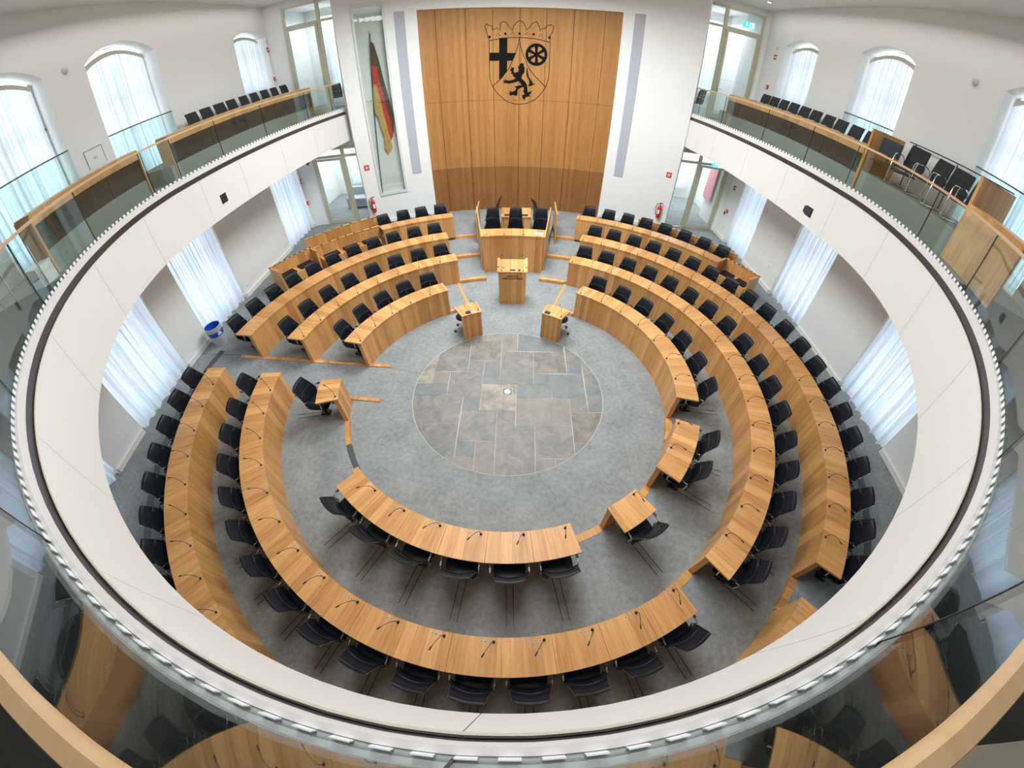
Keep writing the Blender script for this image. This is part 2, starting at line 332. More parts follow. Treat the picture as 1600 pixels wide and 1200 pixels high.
# outlines measured for the stone slabs, the coat of arms and the flag
DATA = json.loads('{"crest":{"cross":[[-0.598,6.904],[-0.303,6.916],[-0.306,6.371],[0.021,6.372],[-0.097,6.095],[-0.309,6.088],[-0.315,5.687],[-0.61,5.393],[-0.604,6.095],[-0.958,6.092],[-0.953,6.381],[-0.601,6.378]],"ring_o":[[1.172,6.337],[1.17,6.274],[1.158,6.212],[1.136,6.153],[1.105,6.098],[1.066,6.049],[1.019,6.006],[0.966,5.972],[0.908,5.945],[0.847,5.929],[0.783,5.922],[0.719,5.925],[0.657,5.938],[0.597,5.961],[0.542,5.993],[0.492,6.033],[0.45,6.08],[0.416,6.134],[0.39,6.192],[0.374,6.253],[0.368,6.316],[0.372,6.379],[0.385,6.44],[0.408,6.499],[0.44,6.553],[0.48,6.602],[0.526,6.643],[0.579,6.677],[0.636,6.703],[0.696,6.719],[0.758,6.725],[0.821,6.722],[0.882,6.709],[0.941,6.687],[0.995,6.656],[1.044,6.616],[1.086,6.57],[1.121,6.517],[1.148,6.46],[1.165,6.4]],"ring_i":[[1.069,6.334],[1.067,6.287],[1.058,6.241],[1.042,6.198],[1.018,6.157],[0.989,6.12],[0.955,6.089],[0.915,6.063],[0.872,6.044],[0.827,6.032],[0.78,6.027],[0.733,6.029],[0.686,6.039],[0.642,6.056],[0.601,6.079],[0.565,6.109],[0.533,6.144],[0.507,6.183],[0.488,6.226],[0.476,6.271],[0.472,6.318],[0.474,6.364],[0.484,6.41],[0.501,6.453],[0.525,6.493],[0.554,6.53],[0.589,6.561],[0.628,6.586],[0.67,6.605],[0.715,6.617],[0.762,6.621],[0.808,6.619],[0.853,6.609],[0.897,6.593],[0.937,6.57],[0.974,6.541],[1.005,6.506],[1.031,6.467],[1.051,6.425],[1.063,6.38]],"hub":[[0.865,6.327],[0.861,6.299],[0.848,6.273],[0.828,6.252],[0.802,6.238],[0.773,6.232],[0.744,6.236],[0.717,6.249],[0.696,6.268],[0.682,6.294],[0.676,6.322],[0.68,6.351],[0.693,6.377],[0.713,6.397],[0.739,6.411],[0.768,6.416],[0.797,6.413],[0.823,6.4],[0.845,6.381],[0.859,6.355]],"spokes":[[[0.734,6.278],[0.717,6.016],[0.843,6.019],[0.81,6.28]],[[0.711,6.332],[0.469,6.217],[0.535,6.112],[0.75,6.269]],[[0.747,6.379],[0.525,6.525],[0.464,6.418],[0.711,6.314]],[[0.807,6.371],[0.824,6.632],[0.699,6.629],[0.731,6.369]],[[0.83,6.317],[1.07,6.434],[1.004,6.538],[0.791,6.38]],[[0.794,6.27],[1.019,6.125],[1.078,6.234],[0.83,6.335]]],"lion":[[0.096,5.85],[0.127,5.912],[0.175,5.928],[0.126,6.005],[0.19,5.975],[0.237,6.037],[0.27,5.976],[0.339,6.008],[0.296,5.93],[0.342,5.853],[0.344,5.73],[0.333,5.668],[0.27,5.589],[0.245,5.527],[0.23,5.449],[0.312,5.388],[0.395,5.312],[0.446,5.204],[0.472,5.048],[0.485,4.938],[0.582,4.987],[0.663,5.005],[0.583,4.94],[0.617,4.894],[0.536,4.876],[0.588,4.783],[0.488,4.812],[0.473,4.765],[0.407,4.779],[0.376,4.684],[0.326,4.667],[0.309,4.73],[0.259,4.729],[0.291,4.777],[0.257,4.839],[0.355,4.857],[0.337,4.951],[0.287,4.981],[0.335,5.045],[0.31,5.154],[0.22,5.106],[0.138,5.089],[0.09,5.01],[0.092,4.884],[0.06,4.805],[-0.023,4.836],[-0.122,4.851],[-0.187,4.803],[-0.204,4.866],[-0.253,4.898],[-0.188,4.92],[-0.221,4.992],[-0.139,4.961],[-0.04,4.977],[0.008,5.025],[0.04,5.103],[-0.025,5.14],[0.088,5.182],[0.251,5.2],[0.184,5.293],[0.119,5.354],[0.022,5.322],[-0.108,5.29],[-0.221,5.258],[-0.367,5.289],[-0.449,5.274],[-0.416,5.32],[-0.481,5.358],[-0.4,5.367],[-0.416,5.445],[-0.351,5.382],[-0.222,5.367],[-0.076,5.399],[0.02,5.462],[-0.093,5.539],[-0.077,5.601],[-0.174,5.631],[-0.126,5.694],[-0.206,5.724],[-0.159,5.771],[-0.216,5.801],[-0.143,5.817],[-0.159,5.879],[-0.095,5.833],[-0.047,5.849],[-0.063,5.756],[-0.062,5.663],[0.018,5.664],[0.146,5.696],[0.082,5.726],[0.161,5.789],[0.113,5.804]],"tail":[[0.431,5.855],[0.413,5.669],[0.439,5.515],[0.523,5.377],[0.542,5.268],[0.486,5.179],[0.609,5.192],[0.785,5.281],[0.64,5.255],[0.685,5.349],[0.622,5.317],[0.635,5.426],[0.587,5.378],[0.569,5.471],[0.538,5.424],[0.519,5.547],[0.494,5.485],[0.483,5.671],[0.469,5.608],[0.465,5.794]],"lines":[[[-0.961,6.819],[-1.072,7.202],[-1.115,7.34],[-1.038,7.415],[-0.947,7.353],[-0.855,7.352],[-0.826,7.184],[-0.734,7.244],[-0.672,7.274],[-0.565,7.182],[-0.548,7.441],[-0.441,7.502],[-0.334,7.456],[-0.227,7.288],[-0.119,7.182],[-0.074,7.35],[0.032,7.473],[0.138,7.535],[0.246,7.49],[0.34,7.355],[0.388,7.203],[0.494,7.281],[0.583,7.435],[0.749,7.5],[0.829,7.365],[0.88,7.198],[0.955,7.262],[1.062,7.28],[1.135,7.374],[1.286,7.409],[1.365,7.351],[1.328,7.137],[1.255,7.043],[1.257,6.784]],[[-0.961,6.813],[-0.427,6.907],[0.13,6.931],[0.688,6.898],[1.257,6.784]],[[-0.961,6.813],[-0.97,5.667],[-0.955,5.418],[-0.863,5.161],[-0.664,4.883],[-0.369,4.629],[-0.037,4.51],[0.163,4.5],[0.429,4.536],[0.756,4.677],[0.979,4.889],[1.163,5.162],[1.247,5.446],[1.267,5.695],[1.257,6.784]],[[0.137,6.925],[0.072,6.588],[-0.05,6.218],[-0.239,5.817],[-0.529,5.445],[-0.863,5.161]],[[0.137,6.925],[0.181,6.589],[0.329,6.223],[0.496,5.826],[0.761,5.522],[1.163,5.162]]],"dm":[[[-0.999,6.951],[-0.943,7.005],[-0.888,6.949],[-0.945,6.895]],[[-0.43,7.059],[-0.374,7.114],[-0.319,7.059],[-0.374,7.004]],[[0.082,7.068],[0.137,7.123],[0.193,7.069],[0.139,7.013]],[[0.595,7.051],[0.649,7.107],[0.706,7.054],[0.652,6.998]],[[1.166,6.948],[1.22,7.005],[1.277,6.952],[1.224,6.895]],[[-0.711,7.003],[-0.689,7.024],[-0.668,7.002],[-0.69,6.981]],[[-0.606,7.002],[-0.584,7.023],[-0.563,7.002],[-0.585,6.98]],[[-0.658,7.057],[-0.636,7.078],[-0.615,7.057],[-0.637,7.036]],[[-0.192,7.056],[-0.171,7.078],[-0.149,7.057],[-0.171,7.035]],[[-0.087,7.057],[-0.066,7.079],[-0.044,7.057],[-0.066,7.036]],[[-0.14,7.112],[-0.119,7.133],[-0.097,7.112],[-0.118,7.09]],[[0.323,7.046],[0.345,7.068],[0.367,7.047],[0.345,7.025]],[[0.428,7.048],[0.449,7.07],[0.471,7.049],[0.45,7.027]],[[0.375,7.102],[0.396,7.124],[0.418,7.103],[0.397,7.081]],[[0.834,6.996],[0.855,7.018],[0.877,6.997],[0.856,6.975]],[[0.939,6.999],[0.96,7.021],[0.982,7.0],[0.961,6.978]],[[0.885,7.052],[0.906,7.074],[0.928,7.053],[0.907,7.032]]]},"flag":{"black":[[-5.32,7.14],[-5.19,7.0],[-5.07,6.4],[-4.98,5.66],[-4.87,4.96],[-4.78,4.26],[-4.86,3.63],[-4.93,3.57],[-4.92,4.02],[-5.03,4.66],[-5.08,5.17],[-5.17,5.74],[-5.17,6.17],[-5.4,6.2],[-5.37,6.62]],"red":[[-5.4,6.2],[-5.17,6.17],[-5.17,5.74],[-5.08,5.17],[-5.03,4.66],[-4.92,4.02],[-4.9,3.53],[-5.04,3.31],[-5.09,3.64],[-5.15,4.29],[-5.22,4.93],[-5.28,5.44],[-5.41,5.52]],"gold":[[-5.41,5.52],[-5.28,5.44],[-5.22,4.93],[-5.15,4.29],[-5.09,3.64],[-5.04,3.31],[-5.01,3.05],[-5.22,2.79],[-5.34,3.0],[-5.29,3.46],[-5.36,3.86],[-5.4,4.25],[-5.52,4.45],[-5.49,4.96]],"pole":[[-5.29,7.38],[-5.82,1.17]],"case_in":[[-5.76,8.3],[-4.8,8.22],[-4.92,1.14],[-5.91,1.1]]},"tiles":[[[-2.16,2.57],[-1.08,2.36],[-1.09,1.51],[-1.91,1.49]],[[-1.13,2.49],[-0.66,2.51],[-0.65,1.94],[-1.09,1.92]],[[-0.66,2.51],[0.24,2.54],[0.23,1.94],[-0.65,1.94]],[[-1.09,1.92],[-0.22,1.94],[-0.23,1.1],[-1.08,1.09]],[[-0.22,1.94],[0.23,1.94],[0.23,1.52],[-0.22,1.52]],[[0.24,2.54],[1.57,2.55],[1.51,1.48],[0.23,1.52]],[[1.57,2.55],[2.23,2.29],[2.03,1.02],[1.54,1.03]],[[-1.91,1.49],[-1.09,1.51],[-1.09,0.65],[-1.93,0.64]],[[-2.54,1.47],[-1.93,1.49],[-1.92,0.21],[-2.42,0.22]],[[-1.93,0.64],[-1.52,0.63],[-1.52,0.22],[-1.92,0.21]],[[-1.08,1.09],[-0.66,1.08],[-0.68,0.65],[-1.09,0.65]],[[-0.66,1.08],[-0.23,1.1],[-0.23,0.21],[-0.68,0.22]],[[-0.22,1.52],[0.68,1.48],[0.66,0.21],[-0.23,0.21]],[[0.68,1.48],[1.53,1.48],[1.53,0.63],[0.67,0.63]],[[1.54,1.03],[1.94,1.03],[1.92,0.61],[1.53,0.63]],[[1.94,1.03],[2.72,1.02],[2.57,0.19],[1.93,0.18]],[[-2.49,0.2],[-1.52,0.22],[-1.5,-0.21],[-2.43,-0.19]],[[-1.52,0.63],[-0.68,0.65],[-0.67,-0.21],[-1.5,-0.21]],[[0.67,0.63],[1.09,0.61],[1.1,0.21],[0.66,0.21]],[[1.09,0.61],[1.92,0.61],[1.9,-0.25],[1.09,-0.24]],[[1.93,0.18],[2.57,0.19],[2.42,-0.63],[1.9,-0.65]],[[-0.68,0.22],[0.21,0.21],[0.2,-0.66],[-0.66,-0.66]],[[0.21,0.21],[1.1,0.21],[1.09,-0.24],[0.21,-0.25]],[[-2.43,-0.19],[-1.1,-0.21],[-1.1,-1.03],[-2.21,-1.03]],[[-1.1,-0.21],[-0.67,-0.21],[-0.67,-0.66],[-1.08,-0.65]],[[0.21,-0.25],[1.51,-0.25],[1.47,-1.09],[0.2,-1.1]],[[1.51,-0.25],[1.9,-0.25],[1.9,-0.65],[1.49,-0.66]],[[1.49,-0.66],[2.41,-0.65],[2.26,-1.47],[1.47,-1.49]],[[-1.08,-0.65],[-0.24,-0.66],[-0.24,-1.5],[-1.08,-1.48]],[[-0.24,-0.66],[0.2,-0.66],[0.19,-1.1],[-0.24,-1.1]],[[-2.15,-1.03],[-1.92,-1.03],[-1.9,-1.6],[-2.15,-1.43]],[[-1.92,-1.03],[-1.1,-1.03],[-1.08,-1.89],[-1.95,-1.89]],[[-1.08,-1.48],[-0.67,-1.5],[-0.66,-1.89],[-1.07,-1.88]],[[-0.67,-1.5],[-0.24,-1.5],[-0.22,-2.38],[-0.64,-2.38]],[[-1.55,-1.88],[-0.66,-1.89],[-0.64,-2.38],[-1.46,-2.39]],[[-0.24,-1.1],[0.64,-1.09],[0.6,-2.36],[-0.22,-2.38]],[[0.64,-1.09],[1.47,-1.09],[1.45,-1.88],[0.62,-1.9]],[[1.47,-1.49],[2.26,-1.47],[2.19,-1.86],[1.45,-1.88]],[[0.62,-1.9],[1.04,-1.9],[0.99,-2.35],[0.6,-2.36]],[[1.04,-1.9],[1.62,-1.88],[1.56,-2.33],[0.99,-2.35]]]}')
# ------------------------------------------------------------------ the setting: floor, walls, ceiling
S = 0.092; H = 0.805                      # step height, desk height
WX = 8.8; YF = 9.5                        # side walls, door plane
def rect_r(a):
    a = math.radians(a); sx, cx = abs(math.sin(a)) + 1e-6, math.cos(a)
    return min(9.7 / sx, (11.2 if cx > 0 else 8.9) / (abs(cx) + 1e-6))
def ang_on(y, r): return -math.degrees(math.atan2(math.sqrt(max(1e-6, r * r - y * y)), y))
aA = lambda r: ang_on(0.86, max(r, 1.5)) if r > 3 else -78.5
aB = lambda r: ang_on(-0.38, max(r, 1.5)) if r > 3 else -97.5
norm = [(0, 3.70, 0, 0), (3.70, 5.14, S, S), (5.14, 6.63, 2 * S, 2 * S), (6.63, None, 3 * S, 3 * S)]
pod = [(0, 5.25, 0, 0), (5.25, 6.78, S, S), (6.78, 8.3, 2 * S, 2 * S), (8.3, None, 3 * S, 3 * S)]
ais = [(0, 3.67, 0, 0)] + [(3.67 + 0.7 * k, 3.67 + 0.7 * (k + 1), 3 * S * k / 5, 3 * S * (k + 1) / 5) for k in range(5)] + [(7.17, None, 3 * S, 3 * S)]
fl = MB()
podc = [(0, 5.85, 0, 0), (5.85, 8.3, 2 * S, 2 * S), (8.3, None, 3 * S, 3 * S)]
for lo, hi, rings, n in ((lambda r: -180, aB, norm, 42), (aB, aA, ais, 5), (aA, lambda r: -20, norm, 30), (lambda r: -20, lambda r: -9.9, pod, 6), (lambda r: -9.9, lambda r: 10.4, podc, 12), (lambda r: 10.4, lambda r: 20, pod, 6), (lambda r: 20, lambda r: 180, norm, 80)):
    for i in range(n):
        for r0, r1, z0, z1 in rings:
            q = []
            for t in (i / n, (i + 1) / n):
                for r, z, k in ((r0, z0, 0), (r1, z1, 1)):
                    rr = r if r is not None else 8.5
                    a = lo(rr) + (hi(rr) - lo(rr)) * t
                    rr = r if r is not None else rect_r(a)
                    q.append((a, rr, z))
            (a, b, c, d) = q
            v = [P(*a), P(*b), P(*d), P(*c)] + [P(x[0], x[1], -0.12) for x in (a, b, d, c)]
            if r0 == 0: fl.add([v[0], v[1], v[2], v[4], v[5], v[6]], [(0, 1, 2), (3, 5, 4), (1, 4, 5, 2)])
            else: fl.add(v, [(0, 1, 2, 3), (7, 6, 5, 4), (1, 5, 6, 2), (0, 3, 7, 4), (0, 4, 5, 1), (3, 2, 6, 7)])
struct(fl, 'floor', M['carpet'], 'grey mottled carpet rising in shallow curved steps')

# stone disc
def clip_circle(poly, R):
    """polygon points outside the circle are pulled back along the edge (dense resampling)"""
    out = []
    n = len(poly)
    for i in range(n):
        a, b = Vector(poly[i]), Vector(poly[(i + 1) % n])
        for k in range(24): out.append(a.lerp(b, k / 24))
    ins = [p.length <= R for p in out]
    if all(ins): return [Vector(p) for p in poly]
    res = []; m = len(out)
    for i in range(m):
        p, q = out[i], out[(i + 1) % m]
        if ins[i]: res.append(p)
        if ins[i] != ins[(i + 1) % m]:
            lo_, hi_ = (p, q) if ins[i] else (q, p)
            for _ in range(20):
                mid = (lo_ + hi_) / 2
                if mid.length <= R: lo_ = mid
                else: hi_ = mid
            res.append(('x', lo_))
    # insert arc points between exit and entry crossings
    fin = []; L = len(res)
    for i in range(L):
        p = res[i]; pv = p[1] if isinstance(p, tuple) else p
        fin.append(pv)
        nx = res[(i + 1) % L]
        if isinstance(p, tuple) and isinstance(nx, tuple):
            a0 = math.atan2(pv.y, pv.x); a1 = math.atan2(nx[1].y, nx[1].x); d = (a1 - a0 + PI) % (2 * PI) - PI
            mid = Vector((R * math.cos(a0 + d / 2), R * math.sin(a0 + d / 2)))
            for k in range(1, 8): fin.append(Vector((R * math.cos(a0 + d * k / 8), R * math.sin(a0 + d * k / 8))))
    return fin
st = MB(); st.lathe([(2.308, 0.0), (2.308, 0.004)], n=120); st.mi = 0
rnd = random.Random(3)
tone = [2, 0, 3, 2, 3, 1, 0, 0, 4, 3, 0, 1, 0, 2, 1, 0, 1, 0, 1, 1, 1, 4, 1, 0, 1, 3, 0, 2, 0, 2, 0, 0, 1, 3, 3, 0, 0, 1, 0, 1]
for i, t in enumerate(DATA['tiles']):
    p = clip_circle([Vector(q) for q in t], 2.295)
    c = sum(p, Vector((0, 0))) / len(p)
    if len(p) < 3: continue
    q = [v + (c - v).normalized() * 0.006 for v in p]
    st.mi = 1 + tone[i % len(tone)]
    st.prism(q, lambda s: (s[0], s[1], 0.0), lambda s: (s[0], s[1], 0.008))
struct(st, 'floor_stone_circle', [M['grout']] + STONES, 'round slate mosaic set in the carpet')

# wood edge strips on the floor (steps, aisle, ring)
tn = [0]
def trim(mb, mat, label):
    tn[0] += 1; return struct(mb, 'trim_%d' % tn[0], mat, label)
def strip(p0, p1, w, z0, z1):
    p0, p1 = Vector((*p0, 0)), Vector((*p1, 0)); d = (p1 - p0).normalized(); nrm = Vector((-d.y, d.x, 0)) * w
    mb = MB(); v = []
    for z in (0, 1):
        v += [p0 + Vector((0, 0, (z0[0], z0[1])[z])), p1 + Vector((0, 0, (z1[0], z1[1])[z])), p1 + nrm + Vector((0, 0, (z1[0], z1[1])[z])), p0 + nrm + Vector((0, 0, (z0[0], z0[1])[z]))]
    return mb.add(v, [(0, 3, 2, 1), (4, 5, 6, 7), (0, 1, 5, 4), (1, 2, 6, 5), (2, 3, 7, 6), (3, 0, 4, 7)])
def rampz(x): return 3 * S * min(1.0, max(0.0, (-x - 3.67) / 3.5))
mb = MB()
for x0_, x1_ in ((-7.22, -3.67), (-3.67, -3.08)):
    q_ = strip((x0_, 0.77), (x1_, 0.77 - (.03 if x1_ > -3.5 else 0)), 0.10, (0.0, rampz(x0_) + .022), (0.0, rampz(x1_) + .022)); mb.add(q_.v, q_.f)
trim(mb, M['oakx'], 'long oak edge strip along the lectern side of the aisle')
mb = MB()
for x0_, x1_ in ((-5.12, -3.67), (-3.67, -3.02)):
    q_ = strip((x0_, -0.375 - (0 if x0_ < -4 else .0)), (x1_, -0.375 - (.06 if x1_ > -3.5 else 0)), 0.10, (0.0, rampz(x0_) + .022), (0.0, rampz(x1_) + .022)); mb.add(q_.v, q_.f)
trim(mb, M['oakx'], 'oak edge strip along the near side of the aisle')
mb = MB().arc(-117, -106.8, 3.66, 3.76, 0.0, S + 0.006); trim(mb, M['oak'], 'curved oak edge strip in the inner ring')
mb = MB().arc(-126.8, -117, 3.66, 3.76, 0.0, S + 0.005); trim(mb, M['darkgrey'], 'dark curved strip in the inner ring')
for a0, a1, nm in ((-136.2, -126.8, 'left'), (152.4, 163.0, 'bottom'), (132.4, 142.5, 'lower right'), (103.0, 112.5, 'right')):
    trim(MB().arc(a0, a1, 3.67, 3.80, 0.0, S + 0.006), M['oak'], 'curved oak kerb in the inner ring, %s' % nm)
trim(MB().arc(143.2, 150.8, 5.1, 5.24, S, 2 * S + 0.006), M['oak'], 'curved oak kerb in the second ring, lower right')
trim(MB().arc(131.9, 137.8, 6.6, 6.74, 2 * S, 3 * S + 0.006), M['oak'], 'curved oak kerb in the third ring, lower right')
for s, nm in ((-1, 'left'), (1, 'right')):
    a0, a1 = (-20, -9.6) if s < 0 else (10.6, 21.2)
    trim(MB().arc(a0, a1, 5.22, 5.36, 0.0, S + 0.012), M['oak'], 'lowest oak step edge %s of the podium' % nm)
    trim(MB().arc(a0 + (2 if s < 0 else 0), a1 - (0 if s < 0 else 2), 6.76, 6.90, S, 2 * S + 0.012), M['oak'], 'middle oak step edge %s of the podium' % nm)
    trim(MB().arc(a0 + (4 if s < 0 else .5), a1 - (0 if s < 0 else 4), 8.24, 8.38, 2 * S, 3 * S + 0.012), M['oak'], 'top oak step edge %s of the podium' % nm)
    mb = MB().add([P(s * 20.3, 3.7, 0.0), P(s * 20.3, 5.2, 0.0), P(s * 21.3, 5.2, 0.0), P(s * 21.5, 3.7, 0.0), P(s * 20.3, 3.7, S + 0.006), P(s * 20.3, 5.2, S + 0.006), P(s * 21.3, 5.2, S + 0.006), P(s * 21.5, 3.7, S + 0.006)], [(0, 1, 2, 3), (4, 5, 6, 7), (0, 1, 5, 4), (1, 2, 6, 5), (2, 3, 7, 6), (3, 0, 4, 7)])
    trim(mb, M['oak'], 'straight oak edge strip %s of the lectern' % nm)
trim(MB().arc(-31, -22.5, 3.66, 3.74, 0, S + 0.006), M['oak'], 'short oak kerb beside the upper left desk')
trim(MB().arc(22.5, 31.3, 3.66, 3.74, 0, S + 0.006), M['oak'], 'short oak kerb beside the upper right desk')
mb = MB(); mb.arc(-264, -82.5, 8.02, 8.2, 3 * S - 0.01, 3 * S + 0.006, 90); trim(mb, M['darkgrey'], 'dark curved air grille in the outer carpet')

# walls
def side_wall(name, x0, x1, holes_low, holes_up, label):
    mb = MB()
    polys = [[(-8.9, -0.12), (11.2, -0.12), (11.2, 9.9), (-8.9, 9.9)]]
    for y0, y1 in holes_low: polys.append([(y0, 0.27), (y1, 0.27), (y1, 3.45), (y0, 3.45)])
    for y0, y1, zb, zs, za in holes_up:
        p = [(y0, zb), (y1, zb), (y1, zs)]
        for k in range(1, 12):
            t = k / 12; p.append((y1 + (y0 - y1) * t, zs + (za - zs) * math.sin(PI * t) ** 0.8))
        p.append((y0, zs)); polys.append(p)
    vv, ff = slab2d(polys, abs(x1 - x0)); xm = (x0 + x1) / 2
    mb.add([(xm + v.z, v.x, v.y) for v in vv], ff)
    struct(mb, name, M['wall'], label)
LOWL = [(7.15, 9.3), (1.55, 3.72), (-1.80, 0.38), (-5.2, -3.03)]
UPL = [(7.35, 9.33, 6.05, 7.92, 8.18), (1.55, 3.80, 4.78, 7.98, 8.36), (-1.8, 0.41, 4.78, 7.98, 8.36), (-5.2, -3.0, 4.78, 7.98, 8.36)]
LOWR = [(6.58, 8.3), (2.55, 4.42), (-1.98, 0.14), (-6.4, -4.3)]
UPR = [(6.28, 8.13, 6.0, 7.82, 8.06), (2.5, 4.42, 4.78, 7.95, 8.25), (-1.98, 0.04, 4.78, 7.98, 8.30), (-6.4, -4.3, 4.78, 7.98, 8.30)]
side_wall('wall_left', -WX - 0.5, -WX, LOWL, UPL, 'white plastered window wall on the left')
side_wall('wall_right', WX, WX + 0.5, LOWR, UPR, 'white plastered window wall on the right')
struct(MB().box(-9.3, 9.3, -8.9, -8.6, -0.12, 9.9), 'wall_back', M['wall'])
# curved front wall round the oak panelling
RW = 10.92
mb = MB()
segs = [(-33.3, -30.0, 0, 9.1), (-30.0, -24.4, 0, 1.45), (-30.0, -24.4, 8.30, 9.1), (-24.4, -18.3, 0, 9.1), (-18.3, 19.8, 8.0, 9.1), (19.8, 35.0, 0, 9.1)]
for a0, a1, z0, z1 in segs: mb.arc(a0, a1, RW, RW + 0.22, z0, z1, max(2, int((a1 - a0) / 1.2)))
mb.arc(-30.4, -24.0, RW + 0.20, RW + 0.5, 1.2, 8.6, 6)
struct(mb, 'wall_front', M['wall'], 'curved white wall behind the podium', smooth=True)
# straight walls that hold the glazed doors
for s, nm, x0, x1, zi in ((-1, 'left', -8.10, -6.0, 0), (1, 'right', 6.25, 8.62, 0)):
    xo = -9.3 if s < 0 else 9.3
    polys = [[(min(xo, s * 5.95), -0.1), (max(xo, s * 5.95), -0.1), (max(xo, s * 5.95), 9.15), (min(xo, s * 5.95), 9.15)]]
    ext0, ext1 = (x0, x1 + 0.0)
    for zb, zt in ((0.276, 3.45), (4.76, 8.80)): polys.append([(ext0, zb), (ext1, zb), (ext1, zt), (ext0, zt)])
    vv, ff = slab2d(polys, 0.16); mb = MB().add([(v.x, YF + 0.09 - v.z, v.y) for v in vv], ff)
    # rounded corner to the side wall
    xa = -8.16 if s < 0 else 8.66
    mb.add([(s * WX, 9.40, 0.2), (xa, YF + 0.02, 0.2), (s * WX, YF + 0.05, 0.2), (s * WX, 9.40, 9.1), (xa, YF + 0.02, 9.1), (s * WX, YF + 0.05, 9.1)], [(0, 1, 2), (3, 5, 4), (0, 1, 4, 3), (1, 2, 5, 4), (2, 0, 3, 5)])
    struct(mb, 'wall_door_' + nm, M['wall'], 'white wall with glazed doors, %s' % nm)
    # corridor behind
    mb = MB()
    for zb, zt in ((0.0, 3.58), (4.5, 9.1)):
        cx0, cx1 = (-9.3, -4.9) if s < 0 else (4.9, 9.3)
        mb.box(cx0, cx1, 13.7, 13.8, zb, zt); mb.box(cx0 - 0.1, cx0, 9.7 if s < 0 else 10.5, 13.8, zb, zt); mb.box(cx1, cx1 + 0.1, 10.5 if s < 0 else 9.7, 13.8, zb, zt); mb.box(cx0, cx1, 10.4, 13.8, zt - 0.02, zt + 0.05); mb.box(*((-9.3, -6.3) if s < 0 else (6.5, 9.3)), 9.7, 10.4, zt - 0.02, zt + 0.05)
    struct(mb, 'wall_corridor_' + nm, M['wall'])
    mb = MB()
    for z0_, z1_ in ((0.15, 0.281), (4.6, 4.765)): mb.box(*((-9.3, -6.2) if s < 0 else (6.4, 9.3)), 9.7, 10.5, z0_, z1_); mb.box(*((-9.3, -4.9) if s < 0 else (4.9, 9.3)), 10.5, 13.8, z0_, z1_)
    struct(mb, 'floor_corridor_' + nm, M['carpet'])
mb = MB(); ya, yb = -8.95, 11.3
mb.add([(-9.4, ya, ceil_z(ya)), (9.4, ya, ceil_z(ya)), (9.4, yb, ceil_z(yb)), (-9.4, yb, ceil_z(yb)), (-9.4, ya, 10.1), (9.4, ya, 10.1), (9.4, yb, 10.1), (-9.4, yb, 10.1)], [(0, 3, 2, 1), (4, 5, 6, 7), (0, 1, 5, 4), (1, 2, 6, 5), (2, 3, 7, 6), (3, 0, 4, 7)])
struct(mb, 'ceiling', M['ceil'], 'smooth pale ceiling')
# skirting boards
def segs_between(holes, y0, y1):
    out = []; y = y0
    for a, b in sorted(holes):
        if a > y: out.append((y, a))
        y = b
    if y < y1: out.append((y, y1))
    return out
for s, nm, hl in ((-1, 'left', LOWL), (1, 'right', LOWR)):
    mb = MB()
    for a, b in segs_between(hl, -8.6, 9.4): mb.box(*sorted((s * (WX - 0.05), s * WX)), a, b, 3 * S, 3 * S + 0.13)
    for a, b in hl:
        for yy in (a, b): mb.box(*sorted((s * (WX - 0.05), s * (WX + 0.25))), yy - 0.02, yy + 0.02, 3 * S, 3 * S + 0.13)
    struct(mb, 'baseboard_' + nm, M['trim'], 'white skirting on the %s wall' % nm)
mb = MB(); mb.arc(-33.3, -18.5, RW - 0.03, RW, 3 * S, 3 * S + 0.12, 12); mb.arc(20, 35, RW - 0.03, RW, 3 * S, 3 * S + 0.12, 12); struct(mb, 'baseboard_front', M['trim'], 'white skirting on the curved front wall')

# ------------------------------------------------------------------ windows and their sheer curtains
wn = [0]
def window(s, y0, y1, zb, zt, label):
    wn[0] += 1; x = s * (WX + 0.47)
    r = bpy.data.objects.new('window_%d' % wn[0], None); C.objects.link(r); r.location = (x, (y0 + y1) / 2, zb); r['kind'] = 'structure'; r['label'] = label
    fr = MB(); a, b = sorted((x - 0.03, x + 0.03))
    fr.box(a, b, y0, y0 + 0.07, zb, zt); fr.box(a, b, y1 - 0.07, y1, zb, zt); fr.box(a, b, y0, y1, zb, zb + 0.07); fr.box(a, b, y0, y1, zt - 0.07, zt) if zb < 4 else None
    fr.box(a, b, (y0 + y1) / 2 - 0.035, (y0 + y1) / 2 + 0.035, zb, zt - (0.45 if zb > 4 else 0)); fr.box(a, b, y0, y1, zb + (zt - zb) * 0.62, zb + (zt - zb) * 0.62 + 0.05)
    fr.build('window_frame', M['mullion'], r)
    px = x + s * 0.05
    pn = MB().quad((px, y0, zb), (px, y1, zb), (px, y1, zt), (px, y0, zt)).build('pane', M['day'], r, fix=False)
